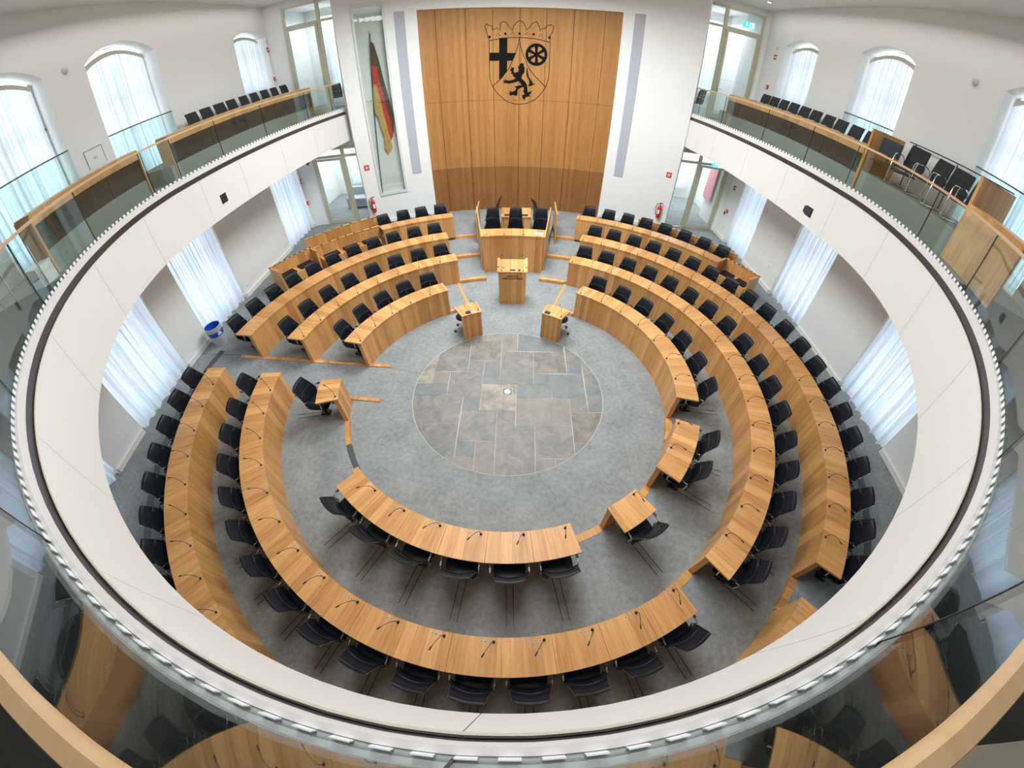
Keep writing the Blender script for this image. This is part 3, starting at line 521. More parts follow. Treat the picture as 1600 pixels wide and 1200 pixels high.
def curtain(x, y0, y1, zb, zfun, label, group, amp=0.05, period=0.24, ph=0.0, flare=0.0):
    """pleated sheer hanging cloth with a gathered heading"""
    n = max(30, int((y1 - y0) / 0.03)); rows = 10; v = []; f = []; rn = random.Random(int(y0 * 100) + int(x * 10))
    p1, p2 = rn.uniform(0, 6), rn.uniform(0, 6)
    for j in range(rows + 1):
        t = j / rows
        for i in range(n + 1):
            y = y0 + (y1 - y0) * i / n; zt = zfun(y); z = zb + (zt - zb) * t
            w = (y - y0) / period * 2 * PI
            k = amp * (0.45 + 0.75 * (1 - t))
            d = k * (math.sin(w + p1 + 0.8 * math.sin(w * 0.31 + p2)) + 0.35 * math.sin(w * 2.3 + p2)) + flare * (1 - t) ** 2
            v.append((x - math.copysign(d, x) * 1.0, y + 0.3 * k * math.cos(w + p2), z))
    for j in range(rows):
        for i in range(n): a = j * (n + 1) + i; f.append((a, a + 1, a + n + 2, a + n + 1))
    r = thing('curtain', label, 'curtain', (x, (y0 + y1) / 2, zb), 0, group)
    MB().add(v, f).build('cloth', M['curtain'], r, smooth=True, fix=False)
    # heading tape and rail
    hd = MB(); m = 16
    pts = [(x, y0 + (y1 - y0) * k / m, zfun(y0 + (y1 - y0) * k / m) + 0.015) for k in range(m + 1)]
    hd.tube(pts, 0.014, 6); hd.build('curtain_rail', M['brass'], r, smooth=True)
    if zb > 4:
        xh = x - math.copysign(0.045, x); hb = MB(); v = [(xh, p[1], p[2]) for p in pts] + [(xh, p[1], p[2] - 0.10) for p in pts]
        hb.add(v, [(k, k + 1, m + 2 + k, m + 1 + k) for k in range(m)]); hb.build('heading_tape', M['heading'], r, fix=False)
    return r
names_l = ['farthest window by the glazed doors', 'window facing the side aisle', 'window nearer the camera', 'window nearest the camera']
for s, nm, low, up in ((-1, 'left', LOWL, UPL), (1, 'right', LOWR, UPR)):
    for i, (y0, y1) in enumerate(low):
        window(s, y0 + 0.02, y1 - 0.02, 0.3, 3.42, 'lower %s' % names_l[i])
        curtain(s * (WX + 0.14), y0 + 0.03, y1 - 0.03, 0.29, lambda y: 3.42, 'long sheer white curtain, lower %s wall, %s' % (nm, ['farthest, by the glazed doors', 'second from the doors', 'third from the doors', 'nearest the camera'][i]), 'sheer curtains of the lower windows', 0.07, 0.34, flare=0.05)
    for i, (y0, y1, zb, zs, za) in enumerate(up):
        window(s, y0 + 0.02, y1 - 0.02, zb + 0.02, za - 0.02, 'upper %s' % names_l[i])
        zf = (lambda y, y0=y0, y1=y1, zs=zs, za=za: zs + (za - zs) * max(0.0, math.sin(PI * min(1, max(0, (y - y0) / (y1 - y0))))) ** 0.8 - 0.16)
        curtain(s * (WX + 0.33), y0 + (0.07 if s < 0 else 0.13), y1 - (0.13 if s < 0 else 0.07), zb + 0.02, zf, 'arched sheer white curtain, upper %s wall, %s' % (nm, ['smallest, by the glazed doors', 'second from the doors', 'third from the doors', 'nearest the camera'][i]), 'sheer curtains of the upper windows', 0.05, 0.21)
        if i > 0:   # clear guard pane with a metal cap across the opening
            g = thing('window_guard', 'clear glass guard rail across the upper %s window, %s' % (nm, ['', 'second from the doors', 'third from the doors', 'nearest the camera'][i]), 'guard rail', (s * (WX + 0.02), (y0 + y1) / 2, 4.8), 0, 'glass guards of the upper windows')
            zt = 6.27 if i == 1 else 6.38
            MB().box(*sorted((s * (WX + 0.01), s * (WX + 0.03))), y0 + 0.01, y1 - 0.01, 4.8, zt).build('pane', M['glassguard'], g)
            MB().box(*sorted((s * (WX + 0.0), s * (WX + 0.045))), y0, y1, zt, zt + 0.03).build('cap_rail', M['darkgrey'], g)

# ------------------------------------------------------------------ glazed doors
dn = [0]
def glazed(s, x_out, x_mull, x_in, zb, zt, ztr, level, sgn_lbl):
    dn[0] += 1
    r = bpy.data.objects.new('door_%d' % dn[0], None); C.objects.link(r); r.location = ((x_out + x_in) / 2, YF, zb); r['kind'] = 'structure'; r['label'] = sgn_lbl
    fr = MB(); w = 0.09; y0, y1 = YF - 0.03, YF + 0.07
    xa, xb = sorted((x_out, x_in))
    def post(x, z0, z1, ww=w): fr.box(x - ww / 2, x + ww / 2, y0, y1, z0, z1)
    post(x_out - s * w / 2, zb, zt); post(x_mull, zb, zt, 0.12)
    fr.box(xa, xb, y0 + .004, y1 - .004, ztr - w / 2, ztr + w / 2); fr.box(xa, xb, y0 + .004, y1 - .004, zt - w, zt - .002)
    fr.box(xa, xb, y0 + .004, y1 - .004, zb + .001, zb + 0.05)
    fr.build('door_frame', M['brass'], r)
    # leaf between outer post and mullion
    a, b = sorted((x_out - s * w, x_mull + s * 0.06)); lf = MB(); y2, y3 = YF - 0.05, YF
    for x in (a + 0.05, b - 0.05): lf.box(x - 0.05, x + 0.05, y2, y3, zb + 0.06, ztr - 0.06)
    lf.box(a, b, y2 + .004, y3 - .033, zb + 0.062, zb + 0.2); lf.box(a, b, y2 + .004, y3 - .033, ztr - 0.15, ztr - 0.055)
    leaf = lf.build('door_leaf', M['brass'], r)
    xh = (b if s < 0 else a) + s * 0.06
    hd = MB(); hd.box(xh - 0.02, xh + 0.02, y2 - 0.02, y2, zb + 1.0, zb + 1.25); hd.tube([(xh, y2 - 0.05, zb + 1.1), (xh - s * -0.16, y2 - 0.05, zb + 1.1)], 0.012, 8); hd.build('handle', M['steel'], leaf, smooth=True)
    gl = MB(); gl.box(xa + 0.02, xb - 0.02, YF + 0.0, YF + 0.012, zb + 0.05, zt - 0.05); gl.build('pane', M['glassdoor'], r)
    mk = MB()
    for zz in (zb + 1.45, zb + 0.75):
        k = 0; x = xa + 0.2
        while x < xb - 0.15:
            mk.box(x - 0.012, x + 0.012, YF - 0.006, YF - 0.001, zz - 0.012, zz + 0.012); x += 0.13
    mk.build('glass_marker', M['white'], r)
glazed(-1, -8.10, -6.75, -6.0, 0.276, 3.45, 3.10, 0, 'glazed double-light door below the left gallery')
glazed(-1, -8.10, -6.72, -6.0, 4.76, 8.80, 8.06, 1, 'tall glazed door on the left gallery')
glazed(1, 8.62, 7.32, 6.25, 0.276, 3.45, 3.02, 0, 'glazed double-light door below the right gallery')
glazed(1, 8.62, 7.14, 6.25, 4.76, 8.80, 8.06, 1, 'tall glazed door on the right gallery')
# windows of the corridors behind the glass
for s, xc, zb, zt in ((-1, -7.6, 0.9, 3.1), (-1, -7.5, 5.5, 8.0), (1, 8.0, 0.9, 3.1), (1, 8.2, 5.5, 8.0)):
    wn[0] += 1; r = bpy.data.objects.new('window_%d' % wn[0], None); C.objects.link(r); r.location = (xc, 13.6, zb); r['kind'] = 'structure'; r['label'] = 'corridor window seen through the door glass'
    MB().quad((xc - 0.75, 13.66, zb), (xc + 0.75, 13.66, zb), (xc + 0.75, 13.66, zt), (xc - 0.75, 13.66, zt)).build('pane', M['day'], r, fix=False)
    c = MB(); n = 60; v = []
    for j in (0, 1):
        for i in range(n + 1): v.append((xc - 0.85 + 1.7 * i / n, 13.5 + 0.04 * math.sin(i * 0.9), (zb - 0.1, zt + 0.1)[j]))
    c.add(v, [(i, i + 1, n + 2 + i, n + 1 + i) for i in range(n)]); 
    t = thing('curtain', 'sheer curtain in the corridor behind the %s %s glass door' % ('left' if s < 0 else 'right', 'lower' if zb < 3 else 'upper'), 'curtain', (xc, 13.5, zb))
    c.build('cloth', M['curtain'], t, smooth=True, fix=False)

# ------------------------------------------------------------------ gallery ring
CY = 1.17; RG = 7.0
SIDE = [(6.98, 1.17), (6.90, 2.6), (6.78, 4.2), (6.64, 6.0), (6.46, 7.8), (6.22, 9.42)]
def side_x(y, tab=SIDE):
    for (x0, y0), (x1, y1) in zip(tab, tab[1:]):
        if y <= y1: return x0 + (x1 - x0) * (y - y0) / (y1 - y0)
    return tab[-1][0]
prof = []
ys = [9.42 - (9.42 - CY) * k / 22 for k in range(22)]
for y in ys: prof.append((-side_x(y), y))
for k in range(0, 97):
    a = math.radians(-90 - 180 * k / 96)              # clockwise from +Y, through the back
    prof.append((RG * math.sin(a), CY + RG * math.cos(a)))
for y in ys[::-1]: prof.append((side_x(y), y))
prof = [Vector(p) for p in prof]
nrm = []
for i, p in enumerate(prof):
    d = (prof[min(i + 1, len(prof) - 1)] - prof[max(i - 1, 0)]).normalized(); nrm.append(Vector((d.y, -d.x)) * 1)
for i in range(len(nrm)):
    if nrm[i].dot(prof[i] - Vector((0, CY + 2))) < 0: nrm[i] = -nrm[i]
cum = [0.0]
for i in range(1, len(prof)): cum.append(cum[-1] + (prof[i] - prof[i - 1]).length)
LEN = cum[-1]
def at(sd, off=0.0, z=0.0):
    sd = min(max(sd, 0), LEN - 1e-6); lo_, hi_ = 0, len(cum) - 1
    while hi_ - lo_ > 1:
        m_ = (lo_ + hi_) // 2
        if cum[m_] <= sd: lo_ = m_
        else: hi_ = m_
    t = (sd - cum[lo_]) / (cum[hi_] - cum[lo_]); p = prof[lo_].lerp(prof[hi_], t); n = nrm[lo_].lerp(nrm[hi_], t).normalized()
    return Vector((p.x + n.x * off, p.y + n.y * off, z))
def s_of(x, y):
    best = min(range(len(prof)), key=lambda i: (prof[i] - Vector((x, y))).length); return cum[best]
def zlow(p): return 3.58 + 0.10 * max(0.0, (p.y - 2.0) / 7.4)
def ringband(mb, s0, s1, o0, o1, z0, z1, step=0.25, zf=None):
    n = max(1, int((s1 - s0) / step)); v = []
    for i in range(n + 1):
        sd = s0 + (s1 - s0) * i / n
        for o, z in ((o0, z0), (o1, z0), (o1, z1), (o0, z1)):
            p = at(sd, o, z)
            if zf and z == z0: p.z = zf(p)
            v.append(p)
    f = []
    for i in range(n):
        b = 4 * i
        for k in range(4): f.append((b + k, b + (k + 1) % 4, b + 4 + (k + 1) % 4, b + 4 + k))
    f.append((3, 2, 1, 0)); f.append((4 * n, 4 * n + 1, 4 * n + 2, 4 * n + 3))
    mb.add(v, f)
# white fascia panels, open joints between them
joints = [s_of(*q) for q in [(-6.55, 8.67), (-6.62, 7.3), (-6.7, 5.45), (-6.83, 3.6), (-7.0, 1.8)]]
joints += [s_of((RG) * math.sin(math.radians(a)), CY + RG * math.cos(math.radians(a))) for a in (-99.8, -114.8, -131.1, -147.2, -163.2, -179.2, 164.8, 148.8, 133.1, 117, 101.8)]
joints += [s_of(*q) for q in [(6.97, 1.62), (6.83, 3.4), (6.68, 5.4), (6.5, 7.3)]]
joints = sorted(joints); ends = [0] + joints + [LEN]
mb = MB()
for a, b in zip(ends, ends[1:]):
    ringband(mb, a + 0.0035, b - 0.0035, 0.0, 0.02, 3.6, 4.62, zf=zlow)
struct(mb, 'wall_gallery', M['fascia'], 'white panelled gallery front', smooth=True)
mb = MB(); ringband(mb, 0, LEN, 0.024, 0.3, 3.62, 4.74, zf=lambda p: zlow(p) + 0.02); struct(mb, 'trim_gallery_gap', M['gap'], 'dark shadow gap above the gallery front', smooth=True)
mb = MB(); ringband(mb, 0, LEN, -0.002, 0.009, 4.621, 4.636); struct(mb, 'trim_gallery_lip', M['cream'], 'cream edge of the gallery front', smooth=True)
mb = MB(); ringband(mb, 0, LEN, 0.018, 0.047, 4.74, 4.85); struct(mb, 'trim_gallery_curb', M['curb'], 'pale curb under the gallery glass', smooth=True)
mb = MB(); ringband(mb, 0, LEN, 0.0475, 0.10, 4.74, 4.843); struct(mb, 'trim_gallery_channel', M['channel'], 'grey glazing channel', smooth=True)
mb = MB(); sd = 0.05
while sd < LEN - 0.1:
    ringband(mb, sd, sd + 0.07, 0.050, 0.055, 4.843, 4.89, step=0.2); sd += 0.13
struct(mb, 'trim_gallery_blocks', M['white'], 'row of pale glazing blocks at the foot of the glass')
# gallery slab
mb = MB(); out = []
ng = 160
for i in range(ng + 1):
    p = at(LEN * i / ng, 0.10); q = Vector((p.x, p.y - CY, 0)); 
    if p.y > CY: o = Vector((math.copysign(9.3, p.x), p.y, 0))
    else:
        k = min(9.3 / (abs(q.x) + 1e-6), (8.9 + CY) / (abs(q.y) + 1e-6)); o = Vector((q.x * k, CY + q.y * k, 0))
    out.append((p, o))
v = []
for p, o in out: v += [(p.x, p.y, 3.66 + 0.1 * max(0.0, (p.y - 2) / 7.4)), (o.x, o.y, 3.66), (o.x, o.y, 4.75), (p.x, p.y, 4.75)]
f = []
for i in range(ng):
    b = 4 * i
    for k in range(4): f.append((b + k, b + (k + 1) % 4, b + 4 + (k + 1) % 4, b + 4 + k))
mb.mi = 0; mb.add(v, f)
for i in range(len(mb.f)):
    if i % 4 == 2: mb.m[i] = 2 if v[mb.f[i][0]][1] < -3.4 else 1  # rear deck faces take the near-black colour that paints in shade
struct(mb, 'floor_gallery', [M['ceil'], M['gfloor'], M['gshade']], 'gallery deck with carpet, its rear part coloured near black as shade', fix=False)
mb = MB()
for s in (-1, 1): mb.box(*sorted((s * 7.53, s * 8.8)), 1.85, 9.40, 4.75, 5.13)
mb.box(7.5, 8.8, -1.15, 1.74, 4.75, 5.25)
struct(mb, 'floor_gallery_step', M['gfloor'], 'raised seating step of the gallery')

# balustrade glass panes and handrail
gj = sorted([s_of(*q) for q in [(-6.36, 8.7), (-6.55, 7.0), (-6.72, 5.0), (-6.85, 3.2), (-6.98, 1.5)]] + [s_of(RG * math.sin(math.radians(a)), CY + RG * math.cos(math.radians(a))) for a in (-94, -111, -128, -145, -162, -179.5, 166.5, 150.8, 137.7, 121, 106)] + [s_of(*q) for q in [(6.97, 1.5), (6.85, 3.2), (6.72, 5.0), (6.55, 7.0), (6.36, 8.7)]])
ge = [0] + gj + [LEN]
side = ['left', 'near left', 'near right', 'right']
for i, (a, b) in enumerate(zip(ge, ge[1:])):
    m = (a + b) / 2; p = at(m, 0.077, 4.845)
    place = ('%s pane from the left end of the curved balustrade' % ORD[i])
    t = thing('glass_balustrade', 'clear glass %s' % place, 'glass pane', tuple(p), 0, 'glass panes of the gallery balustrade')
    mb = MB(); ringband(mb, a + 0.006, b - 0.006, 0.060, 0.073, 4.845, 5.745, step=0.22); mb.build('pane', M['glass'], t, smooth=True)
    mb = MB(); ringband(mb, b - 0.006, b + 0.006 if b < LEN else b, 0.058, 0.075, 4.85, 5.745, step=0.1)
    if b < LEN - 0.01: mb.build('joint_seal', M['plastic'], t)
t = thing('handrail', 'slim curved oak handrail capping the glass balustrade', 'handrail', (0, -5.85, 5.8))
mb = MB(); n = 200; v = []
for i in range(n + 1):
    for o, z in ((0.022, 5.75), (0.022, 5.775), (0.032, 5.788), (0.07, 5.788), (0.08, 5.775), (0.08, 5.75)): v.append(at(LEN * i / n, o + 0.0 + 0.02, z))
f = []
for i in range(n):
    for k in range(6): f.append((6 * i + k, 6 * i + (k + 1) % 6, 6 * i + 6 + (k + 1) % 6, 6 * i + 6 + k))
mb.add(v, f).build('rail', M['oakrail'], t, smooth=True)
# ------------------------------------------------------------------ desks of the assembly
def desk_arc(name, label, a0, a1, r0, r1, ztop, zfloor, seats, btn=True, group=None, mics=True, cat='desk', btn_off=2.0):
    """curved desk: top in seat-wide leaves, thick front panel, small sockets beside each microphone"""
    am = (a0 + a1) / 2; base = P(am, r0 + 0.05, zfloor)
    t = thing(name, label, cat, tuple(base), 0, group)
    top = MB(); n = max(1, seats); g = math.degrees(0.002 / r0)
    for k in range(n):
        b0 = a0 + (a1 - a0) * k / n + (g if k else 0); b1 = a0 + (a1 - a0) * (k + 1) / n - (g if k < n - 1 else 0)
        top.arc(b0, b1, r0, r1, ztop - 0.036, ztop, max(3, int((b1 - b0) / 1.3)))
    top.build('desktop', M['oak'], t)
    e = math.degrees(0.012 / r0)
    fp = MB().arc(a0 + e, a1 - e, r0 + 0.012, r0 + 0.10, zfloor, ztop - 0.036, max(3, int((a1 - a0) / 1.5)))
    fp.build('front_panel', M['oak'], t)
    sh = MB().arc(a0 + e * 3, a1 - e * 3, r0 + 0.10, r0 + 0.16, ztop - 0.16, ztop - 0.04, max(3, int((a1 - a0) / 2)))
    sh.build('cable_tray', M['darkgrey'], t)
    if btn:
        for k in range(n):
            c = a0 + (a1 - a0) * (k + 0.5) / n
            for j in range(3):
                q = P(c - math.degrees(0.22 / r0) + math.degrees((0.055 + 0.052 * j) / r0), r0 + 0.055, ztop)
                mb = MB(); mb.lathe([(0.016, -0.002), (0.016, 0.002), (0.010, 0.002), (0.010, 0.0005)], q, 12); mb.m[-1] = 1
                mb.build('socket', [M['ring'], M['darkgrey']], t)
    return t

R1a, R1b, R2a, R2b, R3a, R3b, R4a, R4b = 3.668, 4.13, 5.106, 5.585, 6.60, 7.12, 8.19, 8.62
Z1, Z2, Z3, Z4 = H, H + S, H + 2 * S, H + 3 * S
SEG = []   # (key, a0, a1, seats, r0, r1, ztop, zfloor_front, zfloor_seat, phrase, mics?)
def seg(key, lab, a0, a1, seats, ring, phrase, mics=True):
    r0, r1, zt, zf, zs = {1: (R1a, R1b, Z1, 0, S), 2: (R2a, R2b, Z2, S, 2 * S), 3: (R3a, R3b, Z3, 2 * S, 3 * S), 4: (R4a, R4b, Z4, 3 * S, 3 * S + 0.0)}[ring]
    desk_arc('curved_desk' if seats > 1 else 'single_desk', lab, a0, a1, r0, r1, zt, zf, seats, group='curved oak desks of the assembly hall')
    SEG.append((key, a0, a1, seats, r0, r1, zt, zf, zs, phrase, mics))
seg('1b', 'curved oak six-seat desk at the bottom of the innermost ring', -197.0, -136.2, 6, 1, 'at the six-seat inner desk')
seg('1s', 'small oak one-seat desk between the six-seat and two-seat inner desks', 142.6, 152.4, 1, 1, 'at the one-seat inner desk')
seg('1d', 'curved oak two-seat desk on the right of the innermost ring', 112.5, 132.5, 2, 1, 'at the two-seat inner desk')
seg('1r', 'curved oak seven-seat desk at the right end of the innermost ring', 31.3, 103.0, 7, 1, 'at the right innermost desk')
seg('1l', 'curved oak five-seat desk at the upper left of the innermost ring', -78.5, -29.8, 5, 1, 'at the upper left innermost desk')
seg('1t', 'small oak one-seat desk beside the left aisle', -106.6, -96.9, 1, 1, 'at the small desk by the left aisle')
seg('2b', 'long curved oak desk sweeping round the bottom of the second ring', -209.4, -94.2, 16, 2, 'at the long bottom second-ring desk')
seg('2r', 'curved oak desk on the right of the second ring', 20.9, 143.2, 17, 2, 'at the right second-ring desk')
seg('2l', 'curved oak eight-seat desk at the upper left of the second ring', -81.5, -19.8, 8, 2, 'at the upper left second-ring desk')
seg('3b', 'outermost curved oak desk running left and under the gallery', -222.2, -92.8, 23, 3, 'at the lower left outer desk')
seg('3r', 'outermost long curved oak desk on the right', 20.6, 131.9, 20, 3, 'at the right outer desk')
seg('3l', 'curved oak eleven-seat desk at the upper left of the third ring', -82.8, -19.6, 11, 3, 'at the upper left third-ring desk', False)
seg('4r', 'rearmost curved oak desk right of the podium', 16.9, 54.4, 8, 4, 'at the rearmost right desk')
seg('4l', 'rearmost short curved oak desk left of the podium', -34.9, -16.1, 4, 4, 'at the rearmost left desk', False)

# ------------------------------------------------------------------ swivel chairs
def shell(mb, rows, nu=8, thick=0.045, y_curve=1.0):
    """rows: (y, z, halfwidth, wrap, bulge) bottom to top of a padded curved sheet; front faces -Y"""
    v = []; n = len(rows)
    for side in (0, 1):
        for (y, z, hw, wrap, th) in rows:
            for i in range(nu + 1):
                u = -1 + 2 * i / nu
                pad = (1 - abs(u) ** 4)
                yy = y - wrap * u * u + (th * 0.5 if side else -th * 0.5 * (0.4 + 0.6 * pad))
                v.append((hw * u, yy, z))
    m = nu + 1; o = n * m; f = []
    for j in range(n - 1):
        for i in range(nu):
            a = j * m + i; f.append((a, a + m, a + m + 1, a + 1)); f.append((o + a, o + a + 1, o + a + m + 1, o + a + m))
    for j in range(n - 1):
        for i in (0, nu):
            a = j * m + i; f.append((a, o + a, o + a + m, a + m))
    for i in range(nu):
        f.append((i, i + 1, o + i + 1, o + i)); a = (n - 1) * m + i; f.append((a, o + a, o + a + 1, a + 1))
    mb.add(v, f)
def make_chair(label, top=0.95, w=1.0, star=False):
    r = thing('swivel_chair', label, 'chair')
    z0 = 0.47; dz = top - z0
    rows = [(0.17, z0 - 0.03, .25, .02, .05), (0.205, z0 + .02, .265, .05, .06), (0.22, z0 + .25 * dz, .262, .075, .05), (0.235, z0 + .45 * dz, .25, .07, .045), (0.25, z0 + .575 * dz, .24, .06, .05), (0.253, z0 + .59 * dz, .239, .06, .022),
            (0.258, z0 + .605 * dz, .238, .055, .05), (0.30, z0 + .82 * dz, .222, .045, .05), (0.335, z0 + .97 * dz, .212, .035, .05), (0.345, z0 + 1.0 * dz, .203, .03, .03)]
    rows = [(y, z, hw * w, wr, th) for y, z, hw, wr, th in rows]
    mb = MB(); shell(mb, rows); mb.build('backrest', M['leather'], r, smooth=True)
    # chrome edge that runs up both sides of the back
    for sx in (-1, 1):
        pts = [(sx * (hw + .004), y - wr + .012, z) for y, z, hw, wr, th in rows]
        MB().tube(pts, 0.008, 6).build('side_frame', M['darkchrome'], r, smooth=True)
    st_ = MB(); v = []; f = []; nx, ny = 6, 8
    for lay in (0, 1):
        for j in range(ny + 1):
            for i in range(nx + 1):
                u = -1 + 2 * i / nx; t = j / ny; y = -0.26 + 0.46 * t
                e = 1 - 0.12 * (2 * t - 1) ** 4
                z = 0.465 + 0.012 * math.sin(t * 5 * PI) * (1 - u ** 4) * lay + 0.02 * (t < 0.02) * -1 - 0.03 * (1 - t) ** 6 if lay else 0.395
                z -= 0.02 * u ** 4 * lay
                v.append((u * 0.245 * w * e, y, z))
    m = (nx + 1); o = m * (ny + 1)
    for j in range(ny):
        for i in range(nx):
            a = j * m + i; f.append((a, a + 1, a + m + 1, a + m)); f.append((o + a, o + a + m, o + a + m + 1, o + a + 1))
    for j in range(ny):
        for i in (0, nx): a = j * m + i; f.append((a, a + m, o + a + m, o + a))
    for i in range(nx): f.append((i, o + i, o + i + 1, i + 1)); a = ny * m + i; f.append((a, a + 1, o + a + 1, o + a))
    st_.add(v, f).build('seat', M['leather'], r, smooth=True)
    for sx in (-1, 1):
        x = sx * 0.285 * w
        arm = MB().tube([(sx * .235 * w, .16, .43), (x, .12, .47), (x, .15, .60), (x, .13, .66), (x, .06, .672), (x, -.16, .668), (x, -.20, .64), (x, -.19, .50), (sx * .24 * w, -.12, .425)], 0.011, 6).build('armrest', M['chrome'], r, smooth=True)
        MB().tube([(x, .07, .685), (x, -.14, .683)], [0.02, 0.02], 8).build('arm_pad', M['plastic'], arm, smooth=True)
    foot(r, star)
    return r
def foot(r, star, base=None):
    if not star:      # pedestal sliding on a rail let into the floor
        MB().lathe([(0.035, 0.05), (0.035, 0.22), (0.022, 0.22), (0.022, 0.37), (0.10, 0.375), (0.12, 0.40)], n=14).build('pedestal', M['plastic'], r, smooth=True)
        MB().box(-.065, .065, -.10, .10, 0.0, .055).build('rail_foot', M['plastic'], r)
        return
    MB().lathe([(0.03, 0.10), (0.03, 0.24), (0.018, 0.24), (0.018, 0.37), (0.10, 0.375), (0.12, 0.40)], n=14).build('gas_column', M['plastic'], r, smooth=True, base=base)
    bs = MB()
    for k in range(5):
        a = 2 * PI * k / 5 + .3; d = Vector((math.cos(a), math.sin(a), 0)); bs.tube([d * 0.015 + Vector((0, 0, .115)), d * .15 + Vector((0, 0, .10)), d * .27 + Vector((0, 0, .07))], [.026, .02, .014], 6)
    sb_ = bs.build('star_base', M['chrome'], r, smooth=True, base=base)
    for k in range(5):
        a = 2 * PI * k / 5 + .3; d = Vector((math.cos(a), math.sin(a), 0)); e = Vector((-d.y, d.x, 0)); c = d * .27
        MB().tube([c + e * -.026 + Vector((0, 0, .03)), c + e * .026 + Vector((0, 0, .03))], .03, 10).build('castor', M['plastic'], sb_, smooth=True, base=base)
proto = make_chair('x')
used = [False]
def place(root, used, loc, rz, label, group):
    if not used[0]:
        used[0] = True; root.location = loc; root.rotation_euler = (0, 0, rz); root['label'] = label; root['group'] = group; return root
    return dup(root, loc, rz, label, group)
# where one starts counting, per desk: (phrase, reverse?)
COUNT = {'1b': ('from the left', True), '1s': None, '1d': ('from the top', False), '1r': ('from the podium', False), '1l': ('from the podium', True), '1t': None,
         '2b': ('from the left aisle', True), '2r': ('from the podium', False), '2l': ('from the podium', True), '3b': ('from the left aisle', True), '3r': ('from the podium', False), '3l': ('from the podium', True), '4r': ('from the podium', False), '4l': ('from the podium', True)}
def name_of(what, key, k, n, phrase):
    c = COUNT[key]
    if c is None: return '%s %s' % (what, phrase)
    i = n - 1 - k if c[1] else k
    return '%s, %s %s, %s' % (what, ORD[i], c[0], phrase)
rc = random.Random(11)
tr = MB()
for key, a0, a1, n, r0, r1, zt, zf, zs, phrase, mics in SEG:
    for k in range(n):
        a = a0 + (a1 - a0) * (k + .5) / n; aa = (a + 180) % 360 - 180
        hidden = key == '3b' and not (-152 < aa < -90)
        if hidden: continue
        off = -0.03 if key in ('2b', '1b', '1d', '1s') else 0.0
        turn = rc.uniform(-5, 5)
        if key == '1t': off, turn = 0.06, -12
        if key in ('4r', '4l'): off = 0.34
        if key in ('3r', '3b'): off = 0.02
        loc = P(a, r1 + off, zs); loc.z = zs
        place(proto, used, tuple(loc), math.radians(-a + turn), name_of('black leather swivel chair', key, k, n, phrase), 'black leather swivel chairs')
        # twin grooves in the carpet behind the chair
        if key[0] in '12' and abs(aa) > 90 and key not in ('2l',):
            u = P(a, 1); e = Vector((u.y, -u.x, 0))
            for q in (-.055, .055):
                c = u * (r1 + .42) + e * q; tr.obox((c.x, c.y, zs + .0015), u, e, (0, 0, 1), .33, .0055, .0015)
struct(tr, 'trim_floor_grooves', M['plastic'], 'thin twin grooves in the carpet behind the chairs')

# ------------------------------------------------------------------ gooseneck microphones
def make_mic(kind):
    r = thing('gooseneck_microphone', 'x', 'microphone')
    MB().lathe([(.021, 0), (.021, .006), (.012, .014), (.008, .03), (.005, .04)], n=12).build('mic_base', M['plastic'], r, smooth=True)
    if kind == 0:   # reaches out towards the seat
        pts = [(0, 0, .03), (.004, .004, .10), (.02, .03, .168), (.045, .075, .207), (.07, .12, .222), (.092, .165, .225)]
    elif kind == 1:
        pts = [(0, 0, .03), (0, .0, .10), (.0, .03, .18), (0, .08, .24), (0, .15, .28), (0, .22, .29)]
    else:
        pts = [(0, 0, .03), (0, .01, .12), (0, .03, .22), (0, .06, .32), (0, .10, .40)]
    MB().tube(pts, .0045, 6).build('gooseneck', M['plastic'], r, smooth=True)
    a, b = Vector(pts[-2]), Vector(pts[-1]); d = (b - a).normalized()
    MB().tube([b - d * .005, b + d * .005, b + d * .05, b + d * .056], [.006, .010, .010, .006], 8).build('mic_head', M['plastic'], r, smooth=True)
    return r
mproto = {0: make_mic(0), 2: make_mic(2)}; mused = {0: [False], 2: [False]}
for key, a0, a1, n, r0, r1, zt, zf, zs, phrase, mics in SEG:
    for k in range(n):
        a = a0 + (a1 - a0) * (k + .5) / n; aa = (a + 180) % 360 - 180
        if key == '3b' and not (-150 < aa < -90): continue
        if not mics and not (key == '3l' and k == n - 1): continue
        am = a - math.degrees(0.22 / r0); loc = P(am, r0 + 0.055, zt)
        turn = rc.uniform(-16, 16)
        kd = 0
        place(mproto[kd], mused[kd], tuple(loc), math.radians(-am + turn), name_of('thin black gooseneck microphone', key, k, n, phrase), 'gooseneck microphones on the desks')

# ------------------------------------------------------------------ podium: president's desk
t = thing('presidium_desk', 'tall curved oak presidium desk facing the hall', 'desk', tuple(P(0.3, 5.9, 0.0)))
mb = MB(); mb.arc(-10.0, 10.4, 5.78, 5.86, 0.0, 1.26, 14); mb.build('front_panel', M['oak'], t)
mb = MB()
for b0, b1 in ((-10.2, -3.45), (-3.4, 3.55), (3.6, 10.6)): mb.arc(b0, b1, 5.76, 6.32, 1.26, 1.30, 5)
mb.build('desktop', M['oak'], t)
for s in (-1, 1):
    aS = -10.1 if s < 0 else 10.5
    mb = MB(); lo = math.degrees(0.03 / 6); mb.add([P(aS, 5.80, 0), P(aS, 7.1, 0), P(aS + s * lo, 7.1, 0), P(aS + s * lo, 5.80, 0), P(aS, 5.80, 1.27), P(aS, 7.1, 1.78), P(aS + s * lo, 7.1, 1.78), P(aS + s * lo, 5.80, 1.27)], [(0, 3, 2, 1), (4, 5, 6, 7), (0, 1, 5, 4), (1, 2, 6, 5), (2, 3, 7, 6), (3, 0, 4, 7)])
    mb.build('side_panel', M['oak'], t)
